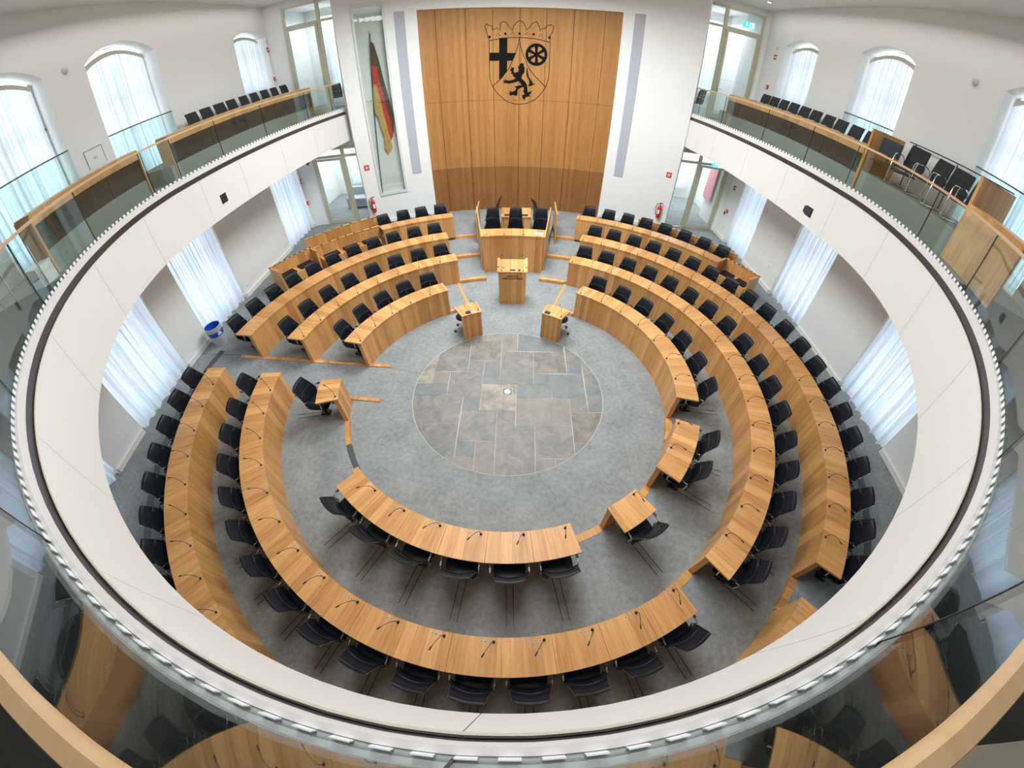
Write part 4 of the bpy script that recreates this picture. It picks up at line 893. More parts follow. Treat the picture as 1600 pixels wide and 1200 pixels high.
for a in (-9.4, -2.9, 3.6): MB().lathe([(.02, 0), (.02, .012), (.01, .014)], P(a + .2, 5.83, 1.30), 12).build('desk_socket', M['plastic'], t, smooth=True)
t2 = thing('paper_sheet', 'white sheet of paper on the right end of the presidium desk', 'paper', tuple(P(8.6, 5.98, 1.301)))
MB().obox(tuple(P(8.6, 5.98, 1.304)), (1, -.12, 0), (.12, 1, 0), (0, 0, 1), .13, .10, .003).build('sheet', M['paper'], t2)
# raised podium floor
mb = MB(); mb.arc(-10.0, 10.4, 5.86, 9.3, 0.0, 0.52, 14); struct(mb, 'floor_podium', M['carpet'], 'raised podium floor')
for i, a in enumerate((-8.4, -2.6, 3.5)):
    place(mproto[2], mused[2], tuple(P(a, 5.84, 1.30)), math.radians(-a + rc.uniform(-15, 15)), 'gooseneck microphone on the presidium desk, %s from the left' % ORD[i], 'microphones of the presidium')
pch = make_chair('x', 1.22, 0.95, True); pu = [False]
for i, x in enumerate((-0.70, 0.10, 0.97)):
    place(pch, pu, (x, 6.68, 0.52), math.radians((0, 0, -4)[i]), 'high-backed black leather armchair behind the presidium desk, %s from the left' % ORD[i], 'high-backed presidium chairs')
place(pch, pu, (-0.80, 8.15, 0.52), math.radians(-100), 'black leather chair behind the left presidium armchair', 'chairs behind the presidium')
place(pch, pu, (1.02, 8.0, 0.52), math.radians(110), 'black leather chair turned sideways right of the rear podium table', 'chairs behind the presidium')
t = thing('rear_podium_table', 'oak table with keyboards behind the presidium armchairs', 'table', (0.11, 8.2, 0.52))
MB().box(-0.46, 0.68, 7.72, 8.66, 1.12, 1.16).build('tabletop', M['oakx'], t)
MB().box(-0.44, 0.66, 7.74, 7.78, 0.52, 1.12).build('front_panel', M['oakx'], t)
for x in (-0.44, 0.62): MB().box(x, x + 0.04, 7.78, 8.6, 0.52, 1.12).build('side_panel', M['oakx'], t)
for i, (x, w, lb) in enumerate(((-0.22, 0.22, 'left'), (0.42, 0.26, 'right'))):
    k = thing('keyboard', 'small black keyboard on the rear podium table, %s one' % lb, 'keyboard', (x, 7.88, 1.16), 0, 'keyboards on the rear podium table')
    MB().box(x - w / 2, x + w / 2, 7.80, 7.93, 1.16, 1.185).build('key_tray', M['plastic'], k)
    kb = MB()
    for q in range(6): kb.box(x - w / 2 + .015 + q * (w - .03) / 6, x - w / 2 + .007 + (q + 1) * (w - .03) / 6, 7.83, 7.90, 1.185, 1.193)
    kb.build('keys', M['darkgrey'], k)
for s in (-1, 1):   # low screens of oak beside the podium
    t = thing('podium_screen', 'narrow oak privacy screen %s of the podium' % ('left' if s < 0 else 'right'), 'screen panel', (s * 1.52 + .1, 8.1, 3 * S), 0, 'oak screens beside the podium')
    x = s * 1.5 + 0.10
    MB().add([(x, 7.6, S), (x, 8.9, S), (x + .05, 8.9, S), (x + .05, 7.6, S), (x, 7.6, 1.32), (x, 8.9, 1.32), (x + .05, 8.9, 1.32), (x + .05, 7.6, 1.32)], [(0, 3, 2, 1), (4, 5, 6, 7), (0, 1, 5, 4), (1, 2, 6, 5), (2, 3, 7, 6), (3, 0, 4, 7)]).build('panel', M['oakx'], t)

# ------------------------------------------------------------------ lectern
t = thing('lectern', 'upright oak lectern with state parliament lettering in front of the podium', 'lectern', (0.04, 3.93, 0))
mb = MB(); mb.box(-0.38, 0.45, 3.80, 3.86, 0, 1.05); mb.build('front_panel', M['oakx'], t)
for x in (-0.38, 0.41): MB().add([(x, 3.86, 0), (x + .04, 3.86, 0), (x + .04, 4.3, 0), (x, 4.3, 0), (x, 3.86, 1.05), (x + .04, 3.86, 1.05), (x + .04, 4.3, 1.14), (x, 4.3, 1.14)], [(0, 3, 2, 1), (4, 5, 6, 7), (0, 1, 5, 4), (1, 2, 6, 5), (2, 3, 7, 6), (3, 0, 4, 7)]).build('side_panel', M['oakx'], t)
mb = MB(); mb.add([(-.42, 3.78, 1.05), (.49, 3.78, 1.05), (.49, 4.36, 1.15), (-.42, 4.36, 1.15), (-.42, 3.78, 1.085), (.49, 3.78, 1.085), (.49, 4.36, 1.185), (-.42, 4.36, 1.185)], [(0, 3, 2, 1), (4, 5, 6, 7), (0, 1, 5, 4), (1, 2, 6, 5), (2, 3, 7, 6), (3, 0, 4, 7)]); mb.build('reading_top', M['oakx'], t)
for x0, x1 in ((-.42, -.36), (.43, .49)): MB().add([(x0, 3.98, 1.12), (x1, 3.98, 1.12), (x1, 4.36, 1.185), (x0, 4.36, 1.185), (x0, 3.98, 1.15), (x1, 3.98, 1.15), (x1, 4.36, 1.23), (x0, 4.36, 1.23)], [(0, 3, 2, 1), (4, 5, 6, 7), (0, 1, 5, 4), (1, 2, 6, 5), (2, 3, 7, 6), (3, 0, 4, 7)]).build('edge_strip', M['oakx'], t)
MB().obox((0.04, 3.86, 1.102), (1, 0, 0), (0, 1, .172), (0, -.172, 1), .085, .03, .006).build('control_panel', M['plastic'], t)
MB().lathe([(.038, 0), (.038, .008), (.02, .008)], (0.24, 3.86, 1.100), 16).build('cup_ring', M['plastic'], t, smooth=True)
MB().lathe([(.022, 0), (.022, .01), (.01, .01)], (-0.24, 3.97, 1.118), 12).build('desk_socket', M['plastic'], t, smooth=True)
mb = MB()
for txt, z, sz in (('LANDTAG', 0.935, .075), ('RHEINLAND-PFALZ', 0.86, .075)):
    vv, ff = text_geo(txt, sz, 0.006); mb.add([(0.04 + v.x * .98, 3.797 - v.z, z + v.y) for v in vv], ff)
mb.build('lettering', M['crest'], t)
for i, x in enumerate((-0.29, 0.355)):
    place(mproto[2], mused[2], (x, 3.83, 1.093), math.radians((-8, 8)[i]), 'gooseneck microphone on the %s of the lectern' % ('left', 'right')[i], 'lectern microphones')

# ------------------------------------------------------------------ two small desks beside the lectern
for s, a0, a1, nm in ((-1, -33.6, -19.6, 'left'), (1, 21.9, 36.4, 'right')):
    am = (a0 + a1) / 2
    t = thing('side_desk', 'small oak desk with a blue touch screen, %s of the lectern' % nm, 'desk', tuple(P(am, 2.5, 0)), 0, 'small desks at the edge of the stone circle')
    MB().arc(a0, a1, 2.31, 2.80, H - .036, H, 6).build('desktop', M['oak'], t)
    MB().arc(a0 + .4, a1 - .4, 2.325, 2.42, 0.0, H - .036, 6).build('front_panel', M['oak'], t)
    sc = MB(); c = P(a0 + (3.5 if s > 0 else 5.2), 2.40, H + .012); u = P(am, 1); e = Vector((u.y, -u.x, 0))
    sc.obox(tuple(c), e, u, (0, 0, 1), .068, .048, .012); sb = sc.build('touch_screen', M['plastic'], t)
    sc = MB(); sc.obox((c.x, c.y, c.z + .0125), e, u, (0, 0, 1), .058, .038, .0015); sc.build('display', M['screen'], sb)
    for j in range(3): MB().lathe([(.014, 0), (.014, .003), (.008, .003)], P(a0 + 6.3 + 1.7 * j + (1.5 if s < 0 else 0), 2.37, H), 12).build('socket', M['ring'], t)
    place(mproto[0], mused[0], tuple(P(a1 - 1.6, 2.42, H)), math.radians(-am + 70), 'gooseneck microphone on the small desk %s of the lectern' % nm, 'microphones of the small side desks')
    so = thing('swivel_stool', 'black swivel stool with chrome star base behind the small desk %s of the lectern' % nm, 'stool', (1.47, 2.40, 0) if s > 0 else (-1.37, 2.43, 0), 0.4 * s, 'stools of the small side desks')
    foot(so, True, (0, 0, 0)); MB().lathe([(.16, .40), (.185, .42), (.185, .45), (.16, .47)], n=20).build('seat', M['leather'], so, smooth=True, base=(0, 0, 0))

# ------------------------------------------------------------------ press / guest stalls behind the rear desks
def stall(label, pts, ztop, zf, gate=(), th=0.05):
    c = sum((Vector(p) for p in pts), Vector((0, 0))) / len(pts)
    t = thing('stall_partition', label, 'partition', (c.x, c.y, zf))
    mb = MB()
    for p, q in zip(pts, pts[1:]):
        p, q = Vector((*p, 0)), Vector((*q, 0)); d = (q - p).normalized(); n = Vector((-d.y, d.x, 0)); m = (p + q) / 2
        mb.obox((m.x, m.y, (ztop + zf) / 2), d, n, (0, 0, 1), (q - p).length / 2 + th / 2, th / 2, (ztop - zf) / 2)
    mb.build('panel', M['oak'], t)
    mb = MB()
    for p, q in zip(pts, pts[1:]):
        p, q = Vector((*p, 0)), Vector((*q, 0)); d = (q - p).normalized(); n = Vector((-d.y, d.x, 0)); m = (p + q) / 2
        mb.obox((m.x, m.y, ztop + .01), d, n, (0, 0, 1), (q - p).length / 2 + th / 2 + .01, th / 2 + .01, .01)
    mb.build('capping', M['oakx'], t)
    return t
def parc(a0, a1, r, n=8): return [tuple(P(a0 + (a1 - a0) * k / n, r)[:2]) for k in range(n + 1)]
zf = 3 * S
stall('long low oak partition in front of the left glass door', parc(-50.5, -33.3, 9.62), 1.08, zf)
stall('oak stall wall joining the rear left desk', parc(-51.5, -35.0, 8.62) , 1.08, zf)
stall('oak stall with end panel at the left wall side', [tuple(P(-62.0, 8.22)[:2])] + parc(-62.0, -51.8, 8.78) + [tuple(P(-51.8, 8.35)[:2])], 1.08, zf)
stall('oak stall with end panel right of the rear desks', [tuple(P(54.6, 8.2)[:2])] + parc(54.6, 63.0, 8.70) + [tuple(P(63.0, 8.22)[:2])], 1.12, zf)
stall('curved oak back wall behind the rear right chairs', parc(31.0, 54.5, 9.55), 1.02, zf)
def ledge(label, a0, a1, r0, r1, z, n):
    t = thing('bench', label, 'bench', tuple(P((a0 + a1) / 2, (r0 + r1) / 2, zf)))
    MB().arc(a0, a1, r0, r1, zf, z, 6).build('bench_body', M['oak'], t)
    for k in range(n):
        b0 = a0 + (a1 - a0) * (k + .14) / n; b1 = a0 + (a1 - a0) * (k + .86) / n
        MB().arc(b0, b1, r0 + .06, r1 - .05, z, z + .05, 3).build('seat_pad', M['leather'], t)
ledge('low oak bench with three black seat pads in the left stall', -50.8, -35.8, 8.18, 8.58, .72, 3)
ledge('low oak bench with two black seat pads in the far left stall', -61.6, -52.5, 8.28, 8.72, .72, 2)
ledge('low oak bench with two black seat pads in the right stall', 55.0, 62.6, 8.2, 8.64, .74, 2)
# ------------------------------------------------------------------ oak panelling with the coat of arms
t = thing('oak_panelling', 'tall concave oak panelled wall behind the podium', 'wall panelling', (0, 11.0, 3 * S))
ca = [-18.3, -15.0, -9.4, -4.3, 0.8, 5.76, 10.85, 16.6, 19.75]
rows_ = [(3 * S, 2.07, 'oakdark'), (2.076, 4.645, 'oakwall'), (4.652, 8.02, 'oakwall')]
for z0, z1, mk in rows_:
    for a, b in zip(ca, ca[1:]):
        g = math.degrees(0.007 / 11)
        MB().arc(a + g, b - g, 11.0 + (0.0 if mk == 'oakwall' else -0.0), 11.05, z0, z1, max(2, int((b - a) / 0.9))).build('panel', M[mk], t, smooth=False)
MB().arc(-18.4, 19.9, 11.06, 11.12, 0.2, 8.05, 24).build('backing', M['groove'], t)
def on_wall(r):
    def f(p): a = p[0] / 10.98; return (r * math.sin(a), r * math.cos(a), p[1])
    return f
CR = DATA['crest']
t = thing('coat_of_arms', 'black inlaid coat of arms with crown, cross, wheel and lion on the oak panelling', 'coat of arms', (0.13, 10.95, 6.0))
def flat(mb, polys, r0=10.985, r1=10.998):
    vv, ff = slab2d(polys, 1.0)
    fn0, fn1 = on_wall(r0), on_wall(r1)
    mb.add([(fn0 if v.z < 0 else fn1)((v.x, v.y)) for v in vv], ff)
mb = MB(); flat(mb, [CR['cross']]); mb.build('cross', M['crest'], t)
mb = MB(); flat(mb, [CR['ring_o'], CR['ring_i']]); flat(mb, [CR['hub']], 10.986, 10.998)
for q in CR['spokes']: flat(mb, [q], 10.987, 10.998)
mb.build('wheel', M['crest'], t)
mb = MB(); flat(mb, [CR['lion']]); flat(mb, [CR['tail']]); mb.build('lion', M['crest'], t)
for q in CR['dm']:
    mb = MB(); flat(mb, [q]); mb.build('crown_jewel', M['crest'], t)
for nm, ids in (('crown_outline', (0, 1)), ('shield_outline', (2, 3, 4))):
    mb = MB()
    for i in ids:
        L_ = CR['lines'][i]; f_ = on_wall(10.992); pts = [f_(p) for p in L_]
        mb.tube(pts, 0.011, 4)
    mb.build(nm, M['groove'], t)
# grey acoustic strips
for a0, a1, nm in ((-22.5, -20.6, 'left'), (21.95, 23.9, 'right')):
    t = thing('acoustic_strip', 'tall narrow grey strip on the white wall %s of the oak panelling' % nm, 'wall strip', tuple(P((a0 + a1) / 2, 10.9, 2.07)), 0, 'grey wall strips')
    MB().arc(a0, a1, 10.905, 10.922, 2.07, 8.0, 3).build('panel', M['acoustic'], t)
# glazed niche with the old flag
t = thing('display_case', 'tall glazed wall niche with a pale metal frame, left of the panelling', 'display case', tuple(P(-27.2, 10.9, 1.45)))
fr = MB()
for a in (-30.0, -24.4): fr.arc(a - .22, a + .22, 10.88, 10.96, 1.40, 8.34, 1)
for z in (1.40, 8.27): fr.arc(-30.0, -24.4, 10.88, 10.96, z, z + .09, 5)
fr.build('case_frame', plain('pale_case_frame', (.66, .70, .69), .4), t)
MB().arc(-29.9, -24.5, 10.915, 10.925, 1.48, 8.28, 5).build('pane', M['glassdoor'], t)
MB().arc(-29.9, -24.5, 11.115, 11.125, 1.45, 8.3, 5).build('case_back', plain('case_lining', (.70, .70, .66), .8), t)
MB().arc(-29.9, -24.5, 10.905, 10.912, 4.98, 4.995, 5).build('pane_joint', M['darkgrey'], t)
# the flag: furled tricolour on a pole
FL = DATA['flag']
def fl3(p, dy): x = p[0]; return (x, 9.92 + dy + 0.30 * 0.0 + (-0.5 * (x + 5.3)) * 0.55 * -1 * 0 + 0.0, p[1])
def niche(p, d=0.0):
    # points were read in the plane y=10.62; carry them along to the niche (radius 11.03)
    x, z = p; cx, cyy, cz = 0.1653, -5.6516, 6.2533
    dx, dy, dz = x - cx, 10.62 - cyy, z - cz
    lo_, hi_ = 0.5, 1.2
    for _ in range(40):
        m_ = (lo_ + hi_) / 2
        if math.hypot(cx + dx * m_, cyy + dy * m_) < 11.03 + d: lo_ = m_
        else: hi_ = m_
    return Vector((cx + dx * lo_, cyy + dy * lo_, cz + dz * lo_))
t = thing('flag', 'furled historic black, red and gold flag hanging on a pole in the niche', 'flag', tuple(niche(FL['pole'][1])))
for key, mk in (('black', 'flagk'), ('red', 'flagr'), ('gold', 'flagg')):
    poly = FL[key]; mb = MB()
    vv, ff = slab2d([poly], 1.0)
    mb.add([niche((v.x, v.y), 0.018 * math.sin(v.x * 40 + v.y * 3) + (0.012 if v.z > 0 else -0.012)) for v in vv], ff)
    mb.build('%s_stripe' % key, M[mk], t)
p0, p1 = niche(FL['pole'][0], .03), niche(FL['pole'][1], .03)
MB().tube([p0, p1], 0.016, 8).build('flag_pole', M['groove'], t, smooth=True)
MB().tube([p0, p0 + Vector((0, 0, .12))], [.03, .01], 8).build('finial', M['brass'], t, smooth=True)

# ------------------------------------------------------------------ signs, alarms, extinguishers
def frame_at(kind, s, yz=None, ang=None):
    """returns origin, right, up, out for something hung on a wall"""
    if kind == 'side': return Vector((s * WX, yz[0], yz[1])), Vector((0, -s * -1.0, 0)) * (1 if s < 0 else -1) , Vector((0, 0, 1)), Vector((-s, 0, 0))
    o = P(ang, RW, yz); return o, Vector((math.cos(math.radians(ang)), -math.sin(math.radians(ang)), 0)), Vector((0, 0, 1)), -P(ang, 1)
def fire_sign(label, fr, w=.2, picto='ext'):
    o, r, u, n = fr; t = thing('fire_sign', label, 'sign', tuple(o), 0, 'red fire safety signs')
    MB().obox(o + n * .006, r, u, n, w / 2, w / 2, .005).build('sign_plate', M['red'], t)
    mb = MB()
    c = o + n * .012
    if picto == 'ext':
        mb.obox(c + r * (-w * .12) + u * (-w * .05), r, u, n, w * .09, w * .24, .001); mb.obox(c + r * (-w * .12) + u * (w * .25), r, u, n, w * .14, w * .03, .001)
        mb.prism([(.12, -.28), (.2, -.1), (.3, .02), (.26, .2), (.2, .34), (.14, .15), (.06, 0), (.06, -.18)], lambda p: c + r * (p[0] * w) + u * (p[1] * w), lambda p: c + r * (p[0] * w) + u * (p[1] * w) + n * .002)
    else:
        mb.obox(c + r * (w * .18), r, u, n, w * .2, w * .2, .001); mb.prism([(-.38, 0), (-.2, .14), (-.2, .05), (-.08, .05), (-.08, -.05), (-.2, -.05), (-.2, -.14)], lambda p: c + r * (p[0] * w) + u * (p[1] * w), lambda p: c + r * (p[0] * w) + u * (p[1] * w) + n * .002)
    mb.build('pictogram', M['white'], t)
fire_sign('red fire extinguisher sign on the curved wall, left of the podium', frame_at('c', 0, 2.6, -31.9))
fire_sign('red fire extinguisher sign on the curved wall, right of the podium', frame_at('c', 0, 2.52, 33.4))
fire_sign('red fire alarm sign by the upper left glass door', frame_at('side', -1, (9.35, 7.45)), .18, 'arrow')
fire_sign('red fire alarm sign by the lower left glass door', frame_at('side', -1, (9.38, 2.28)), .18, 'arrow')
fire_sign('red fire alarm sign by the upper right glass door', frame_at('side', 1, (8.62, 7.40)), .18, 'arrow')
fire_sign('red fire alarm sign by the lower right glass door', frame_at('side', 1, (8.9, 2.38)), .18, 'arrow')
def alarm(label, fr, extra=False):
    o, r, u, n = fr; t = thing('fire_alarm_box', label, 'alarm box', tuple(o), 0, 'red manual fire alarm boxes')
    MB().obox(o + n * .03, r, u, n, .065, .065, .03).build('housing', M['red'], t)
    MB().obox(o + n * .062, r, u, n, .035, .035, .003).build('press_pane', M['white'], t)
    if extra: MB().obox(o + n * .015 - r * .14 - u * .12, r, u, n, .045, .07, .015).build('key_switch', M['darkgrey'], t)
alarm('red manual alarm box below the sign by the upper left door', frame_at('side', -1, (9.38, 6.36)))
alarm('red manual alarm box below the sign by the lower left door', frame_at('side', -1, (9.36, 1.34)), True)
alarm('red manual alarm box below the sign by the upper right door', frame_at('side', 1, (8.66, 6.32)))
alarm('red manual alarm box below the sign by the lower right door', frame_at('side', 1, (8.88, 1.40)), True)
def sensor(label, fr, sz=.06):
    o, r, u, n = fr; t = thing('wall_sensor', label, 'sensor', tuple(o), 0, 'small pale wall sensors')
    mb = MB().tube([o, o + n * .03, o + n * .05], [sz, sz, sz * .5], 12); mb.build('housing', plain('sensor_grey', (.6, .6, .6), .4), t, smooth=True)
sensor('small round sensor high on the left wall between two arched windows', frame_at('side', -1, (1.0, 8.0)), .08)
sensor('small round sensor high on the right wall between two arched windows', frame_at('side', 1, (0.78, 7.95)), .08)
sensor('tiny detector above the alarm sign by the upper left door', frame_at('side', -1, (9.33, 7.75)), .05)
sensor('tiny detector above the alarm sign by the upper right door', frame_at('side', 1, (8.58, 7.72)), .05)
# wall hatch
o, r, u, n = frame_at('side', -1, (1.0, 6.0)); t = thing('wall_hatch', 'flush square wall hatch with a small vent on the upper left wall', 'hatch', tuple(o))
MB().obox(o + n * .004, r, u, n, .26, .2, .004).build('hatch_cover', M['wall'], t)
mb = MB(); mb.obox(o + n * .008 + u * .2, r, u, n, .26, .006, .004)
for q in (-.26, .26): mb.obox(o + n * .008 + r * q, r, u, n, .005, .2, .004)
mb.build('hatch_joint', M['darkgrey'], t); MB().obox(o + n * .012, r, u, n, .045, .025, .004).build('vent', M['steel'], t)
def extinguisher(label, ang, zb):
    o = P(ang, RW - .12, zb); t = thing('fire_extinguisher', label, 'fire extinguisher', tuple(o), 0, 'red wall-hung fire extinguishers')
    MB().lathe([(.07, 0), (.085, .02), (.085, .40), (.07, .46), (.03, .50), (.022, .53)], o, 18).build('cylinder', M['red'], t, smooth=True)
    MB().tube([o + Vector((0, 0, .53)), o + Vector((0, 0, .57))], .02, 8).build('valve', M['plastic'], t)
    e = Vector((math.cos(math.radians(ang)), -math.sin(math.radians(ang)), 0)); k = -1
    MB().obox(o + Vector((0, 0, .60)) + e * .03, e, (0, 0, 1), -P(ang, 1), .07, .012, .012).build('handle', M['plastic'], t)
    MB().tube([o + Vector((0, 0, .55)), o + e * (k * .10) + Vector((0, 0, .57)), o + e * (k * .155) + Vector((0, 0, .45)), o + e * (k * .15) + Vector((0, 0, .25)), o + e * (k * .10) + Vector((0, 0, .10))], .013, 8).build('hose', M['plastic'], t, smooth=True)
    q = -P(ang, 1); MB().obox(o + q * .084 + Vector((0, 0, .26)), e, (0, 0, 1), q, .045, .08, .003).build('label_band', M['white'], t)
    MB().obox(o + P(ang, .1) + Vector((0, 0, .3)), e, (0, 0, 1), q, .04, .12, .02).build('wall_bracket', M['steel'], t)
extinguisher('red fire extinguisher on the curved wall, left of the podium', -32.3, .86)
extinguisher('red fire extinguisher on the curved wall, right of the podium', 33.3, .82)
for s, x, y, z, nm in ((1, 8.0, YF - .06, 8.32, 'upper'), (1, 8.05, YF - .06, 3.06, 'lower')):
    t = thing('exit_sign', 'green running exit sign over the %s right glass door' % nm, 'exit sign', (x, y, z), 0, 'green exit signs')
    MB().box(x - .22, x + .22, y - .02, y + .02, z - .11, z + .11).build('sign_box', M['exit'], t)
    mb = MB(); mb.box(x + .03, x + .18, y - .024, y - .02, z - .085, z + .085)
    f_ = lambda p: (x - .1 + p[0], y - .024, z + p[1]); g_ = lambda p: (x - .1 + p[0], y - .02, z + p[1])
    mb.prism([(0, -.07), (.06, 0), (.02, 0), (.02, .07), (-.02, .07), (-.02, 0), (-.06, 0)], f_, g_)
    mb.build('pictogram', M['exitw'], t)
    MB().box(x + .05, x + .11, y - .027, y - .024, z - .05, z + .05).build('door_symbol', M['exit'], t)
# downlight and detector on the ceiling
for i, (x, y, nm) in enumerate(((7.93, 8.2, 'right'), (-7.9, 8.1, 'left'))):
    t = thing('downlight', 'small round recessed ceiling lamp over the %s gallery door' % nm, 'lamp', (x, y, ceil_z(y)), 0, 'recessed ceiling lamps')
    MB().lathe([(.09, -.012), (.09, 0), (.07, 0)], (x, y, ceil_z(y)), 16).build('lamp_ring', M['steel'], t, smooth=True)
    MB().lathe([(.065, -.014), (.065, -.010)], (x, y, ceil_z(y)), 16).build('lamp_lens', emit('lamp_glow_%d' % i, (1, .98, .94), 6), t)
for i, (x, y) in enumerate(((7.0, 7.6), (7.9, 6.4), (-7.3, 4.6))):
    t = thing('smoke_detector', 'small grey ceiling detector, %s' % ['right gallery, near the glass door', 'right gallery, farther from the door', 'left gallery'][i], 'smoke detector', (x, y, ceil_z(y)), 0, 'ceiling detectors')
    MB().lathe([(.05, -.03), (.06, 0)], (x, y, ceil_z(y)), 12).build('housing', M['mullion'], t, smooth=True)

# waste bin by the left wall
b0 = (-8.30, 1.42, 3 * S)
t = thing('waste_bin', 'grey round bin with a bright blue band and liner by the left wall', 'waste bin', b0)
n = 28
def open_lathe(prof, keep_bottom=False):
    mb = MB(); mb.lathe(prof, b0, n); k = n * (len(prof) - 1); mb.f = mb.f[:k] + ([mb.f[k]] if keep_bottom else []); mb.m = mb.m[:len(mb.f)]; return mb
open_lathe([(.185, 0), (.225, .34)], True).build('bin_base', M['binbody'], t, smooth=True)
open_lathe([(.2255, .34), (.236, .48)]).build('blue_band', M['blue'], t, smooth=True)
open_lathe([(.232, .48), (.245, .62), (.228, .62), (.222, .52)]).build('rim', M['binbody'], t, smooth=True)
mb = MB(); mb.lathe([(.226, .615), (.19, .12)], b0, n); mb.f = mb.f[:n] + mb.f[-1:]; mb.m = mb.m[:n + 1]; mb.build('blue_liner', M['blue'], t, smooth=True, fix=False)
mb = MB()
for k in range(5):
    a = -0.5 + k * .09; r_ = .236; zz = b0[2] + .42 + (.03 if k % 2 else -.02)
    c = Vector((b0[0] + r_ * math.cos(a), b0[1] + r_ * math.sin(a), zz)); e = Vector((-math.sin(a), math.cos(a), 0)); mb.obox(c, e, (0, 0, 1), (math.cos(a), math.sin(a), 0), .022, .02, .003)
mb.build('white_emblem', M['white'], t)
# wall sockets and small items low on the walls
for i, (s, y, z) in enumerate(((1, 5.0, 1.0), (-1, 6.9, .62), (1, 8.75, .75), (-1, 4.0, .6))):
    o, r, u, n = frame_at('side', s, (y, z)); t = thing('wall_socket', 'small white double power socket low on the %s wall, %s' % ('left' if s < 0 else 'right', 'nearer the glass door' if i in (1, 2) else 'nearer the side desks'), 'socket', tuple(o), 0, 'wall sockets')
    MB().obox(o + n * .006, r, u, n, .07, .04, .006).build('socket_plate', M['white'], t)
    for q in (-.03, .03): MB().obox(o + n * .013 + r * q, r, u, n, .018, .018, .001).build('socket_well', M['mullion'], t)
# floor outlet at the centre of the stone circle
t = thing('floor_outlet', 'square steel floor outlet with a round lid in the stone circle', 'floor outlet', (-0.02, -0.05, 0.008))
MB().box(-.155, .115, -.165, .07, .008, .011).build('stone_frame', M['grout'], t)
MB().box(-.14, .10, -.15, .055, .011, .014).build('cover_plate', M['darkgrey'], t)
MB().lathe([(.075, 0), (.075, .004), (.06, .006)], (-.02, -.048, .014), 24).build('round_lid', M['steel'], t, smooth=True)
# projector boxes let into the gallery front
for s, y, z, nm in ((-1, 2.55, 3.98, 'left'), (1, 2.25, 3.93, 'right')):
    x = s * (side_x(y) - 0.004); t = thing('wall_projector', 'black projector opening in the %s gallery front' % nm, 'projector', (x, y, z), 0, 'black projector openings')
    MB().box(*sorted((x, x + s * .05)), y - .19, y + .19, z - .11, z + .11).build('housing', M['plastic'], t)
    MB().box(*sorted((x - s * .006, x)), y - .01 - .15 * s, y + .13 - .0 * s, z - .08, z + .08).build('lens_window', M['mon'], t)
    MB().box(*sorted((x - s * .008, x - s * .002)), y - .012, y + .004, z - .11, z + .11).build('divider', M['darkgrey'], t)
# small dome camera under the left gallery
t = thing('dome_camera', 'tiny black dome camera under the left gallery edge', 'camera', (-6.75, 6.4, 3.62))
MB().lathe([(.06, 0), (.06, -.04), (.035, -.09), (.01, -.10)], (-6.72, 6.6, 3.62), 14).build('dome', M['plastic'], t, smooth=True)

# ------------------------------------------------------------------ gallery desks
def gdesk(label, s, pts, ztop, nseg, end0=True, end1=True, raised=True):
    """pts: (x, y) along the front edge, gallery side; oak top and fascia, dark front set back below"""
    t = thing('gallery_desk', label, 'desk', (pts[0][0], (pts[0][1] + pts[-1][1]) / 2, 4.75), 0, 'oak gallery desks')
    def off(i, d):
        a, b = Vector(pts[max(i - 1, 0)]), Vector(pts[min(i + 1, len(pts) - 1)]); e = (b - a).normalized(); n = Vector((e.y, -e.x))
        if n.x * s < 0: n = -n
        return Vector(pts[i]) + n * d
    def band(mb, d0, d1, z0, z1, i0=0, i1=None):
        i1 = len(pts) - 1 if i1 is None else i1; v = []
        for i in range(i0, i1 + 1):
            for d, z in ((d0, z0), (d1, z0), (d1, z1), (d0, z1)): q = off(i, d); v.append((q.x, q.y, z))
        n = i1 - i0; f = []
        for i in range(n):
            for k in range(4): f.append((4 * i + k, 4 * i + (k + 1) % 4, 4 * i + 4 + (k + 1) % 4, 4 * i + 4 + k))
        f.append((3, 2, 1, 0)); f.append((4 * n, 4 * n + 1, 4 * n + 2, 4 * n + 3)); mb.add(v, f)
    mb = MB(); band(mb, 0, .36, ztop - .03, ztop); band(mb, 0, .03, ztop - .20, ztop - .031); mb.build('desktop', M['oaky'], t)
    if not raised: mb = MB(); band(mb, .03, .34, 4.752, 5.14); mb.build('plinth', M['gfloor'], t)
    n = len(pts) - 1
    for k in range(nseg):
        i0 = round(n * k / nseg); i1 = round(n * (k + 1) / nseg)
        if i1 <= i0: continue
        o_ = .014 * (k % 2); mb = MB(); band(mb, .05 + o_, .08 + o_, 5.14, ztop - .36, i0, i1); band(mb, .035 + o_, .06 + o_, ztop - .36, ztop - .13, i0, i1)
        mb.build('front_panel', M['gfront'], t)
    for i, on in ((0, end0), (n, end1)):
        if not on: continue
        p, q = off(i, 0), off(i, .36); mb = MB(); d = Vector((0, .02 if i == 0 else -.02))
        v = [(p.x, p.y - .02, 4.76), (q.x, q.y - .02, 4.76), (q.x, q.y + .02, 4.76), (p.x, p.y + .02, 4.76)]; v += [(a, b, ztop - .031) for a, b, c in v]
        mb.add(v, [(0, 3, 2, 1), (4, 5, 6, 7), (0, 1, 5, 4), (1, 2, 6, 5), (2, 3, 7, 6), (3, 0, 4, 7)]); mb.build('end_panel', M['oaky'], t)
    return t
def line(y0, y1, xf, n): return [(xf(y0 + (y1 - y0) * k / n), y0 + (y1 - y0) * k / n) for k in range(n + 1)]
gdesk('long oak-topped gallery desk in front of the row of chairs, left gallery', -1, line(2.0, 9.2, lambda y: -7.5 + .035 * max(0, y - 5) * 1.0, 18), 5.80, 9)
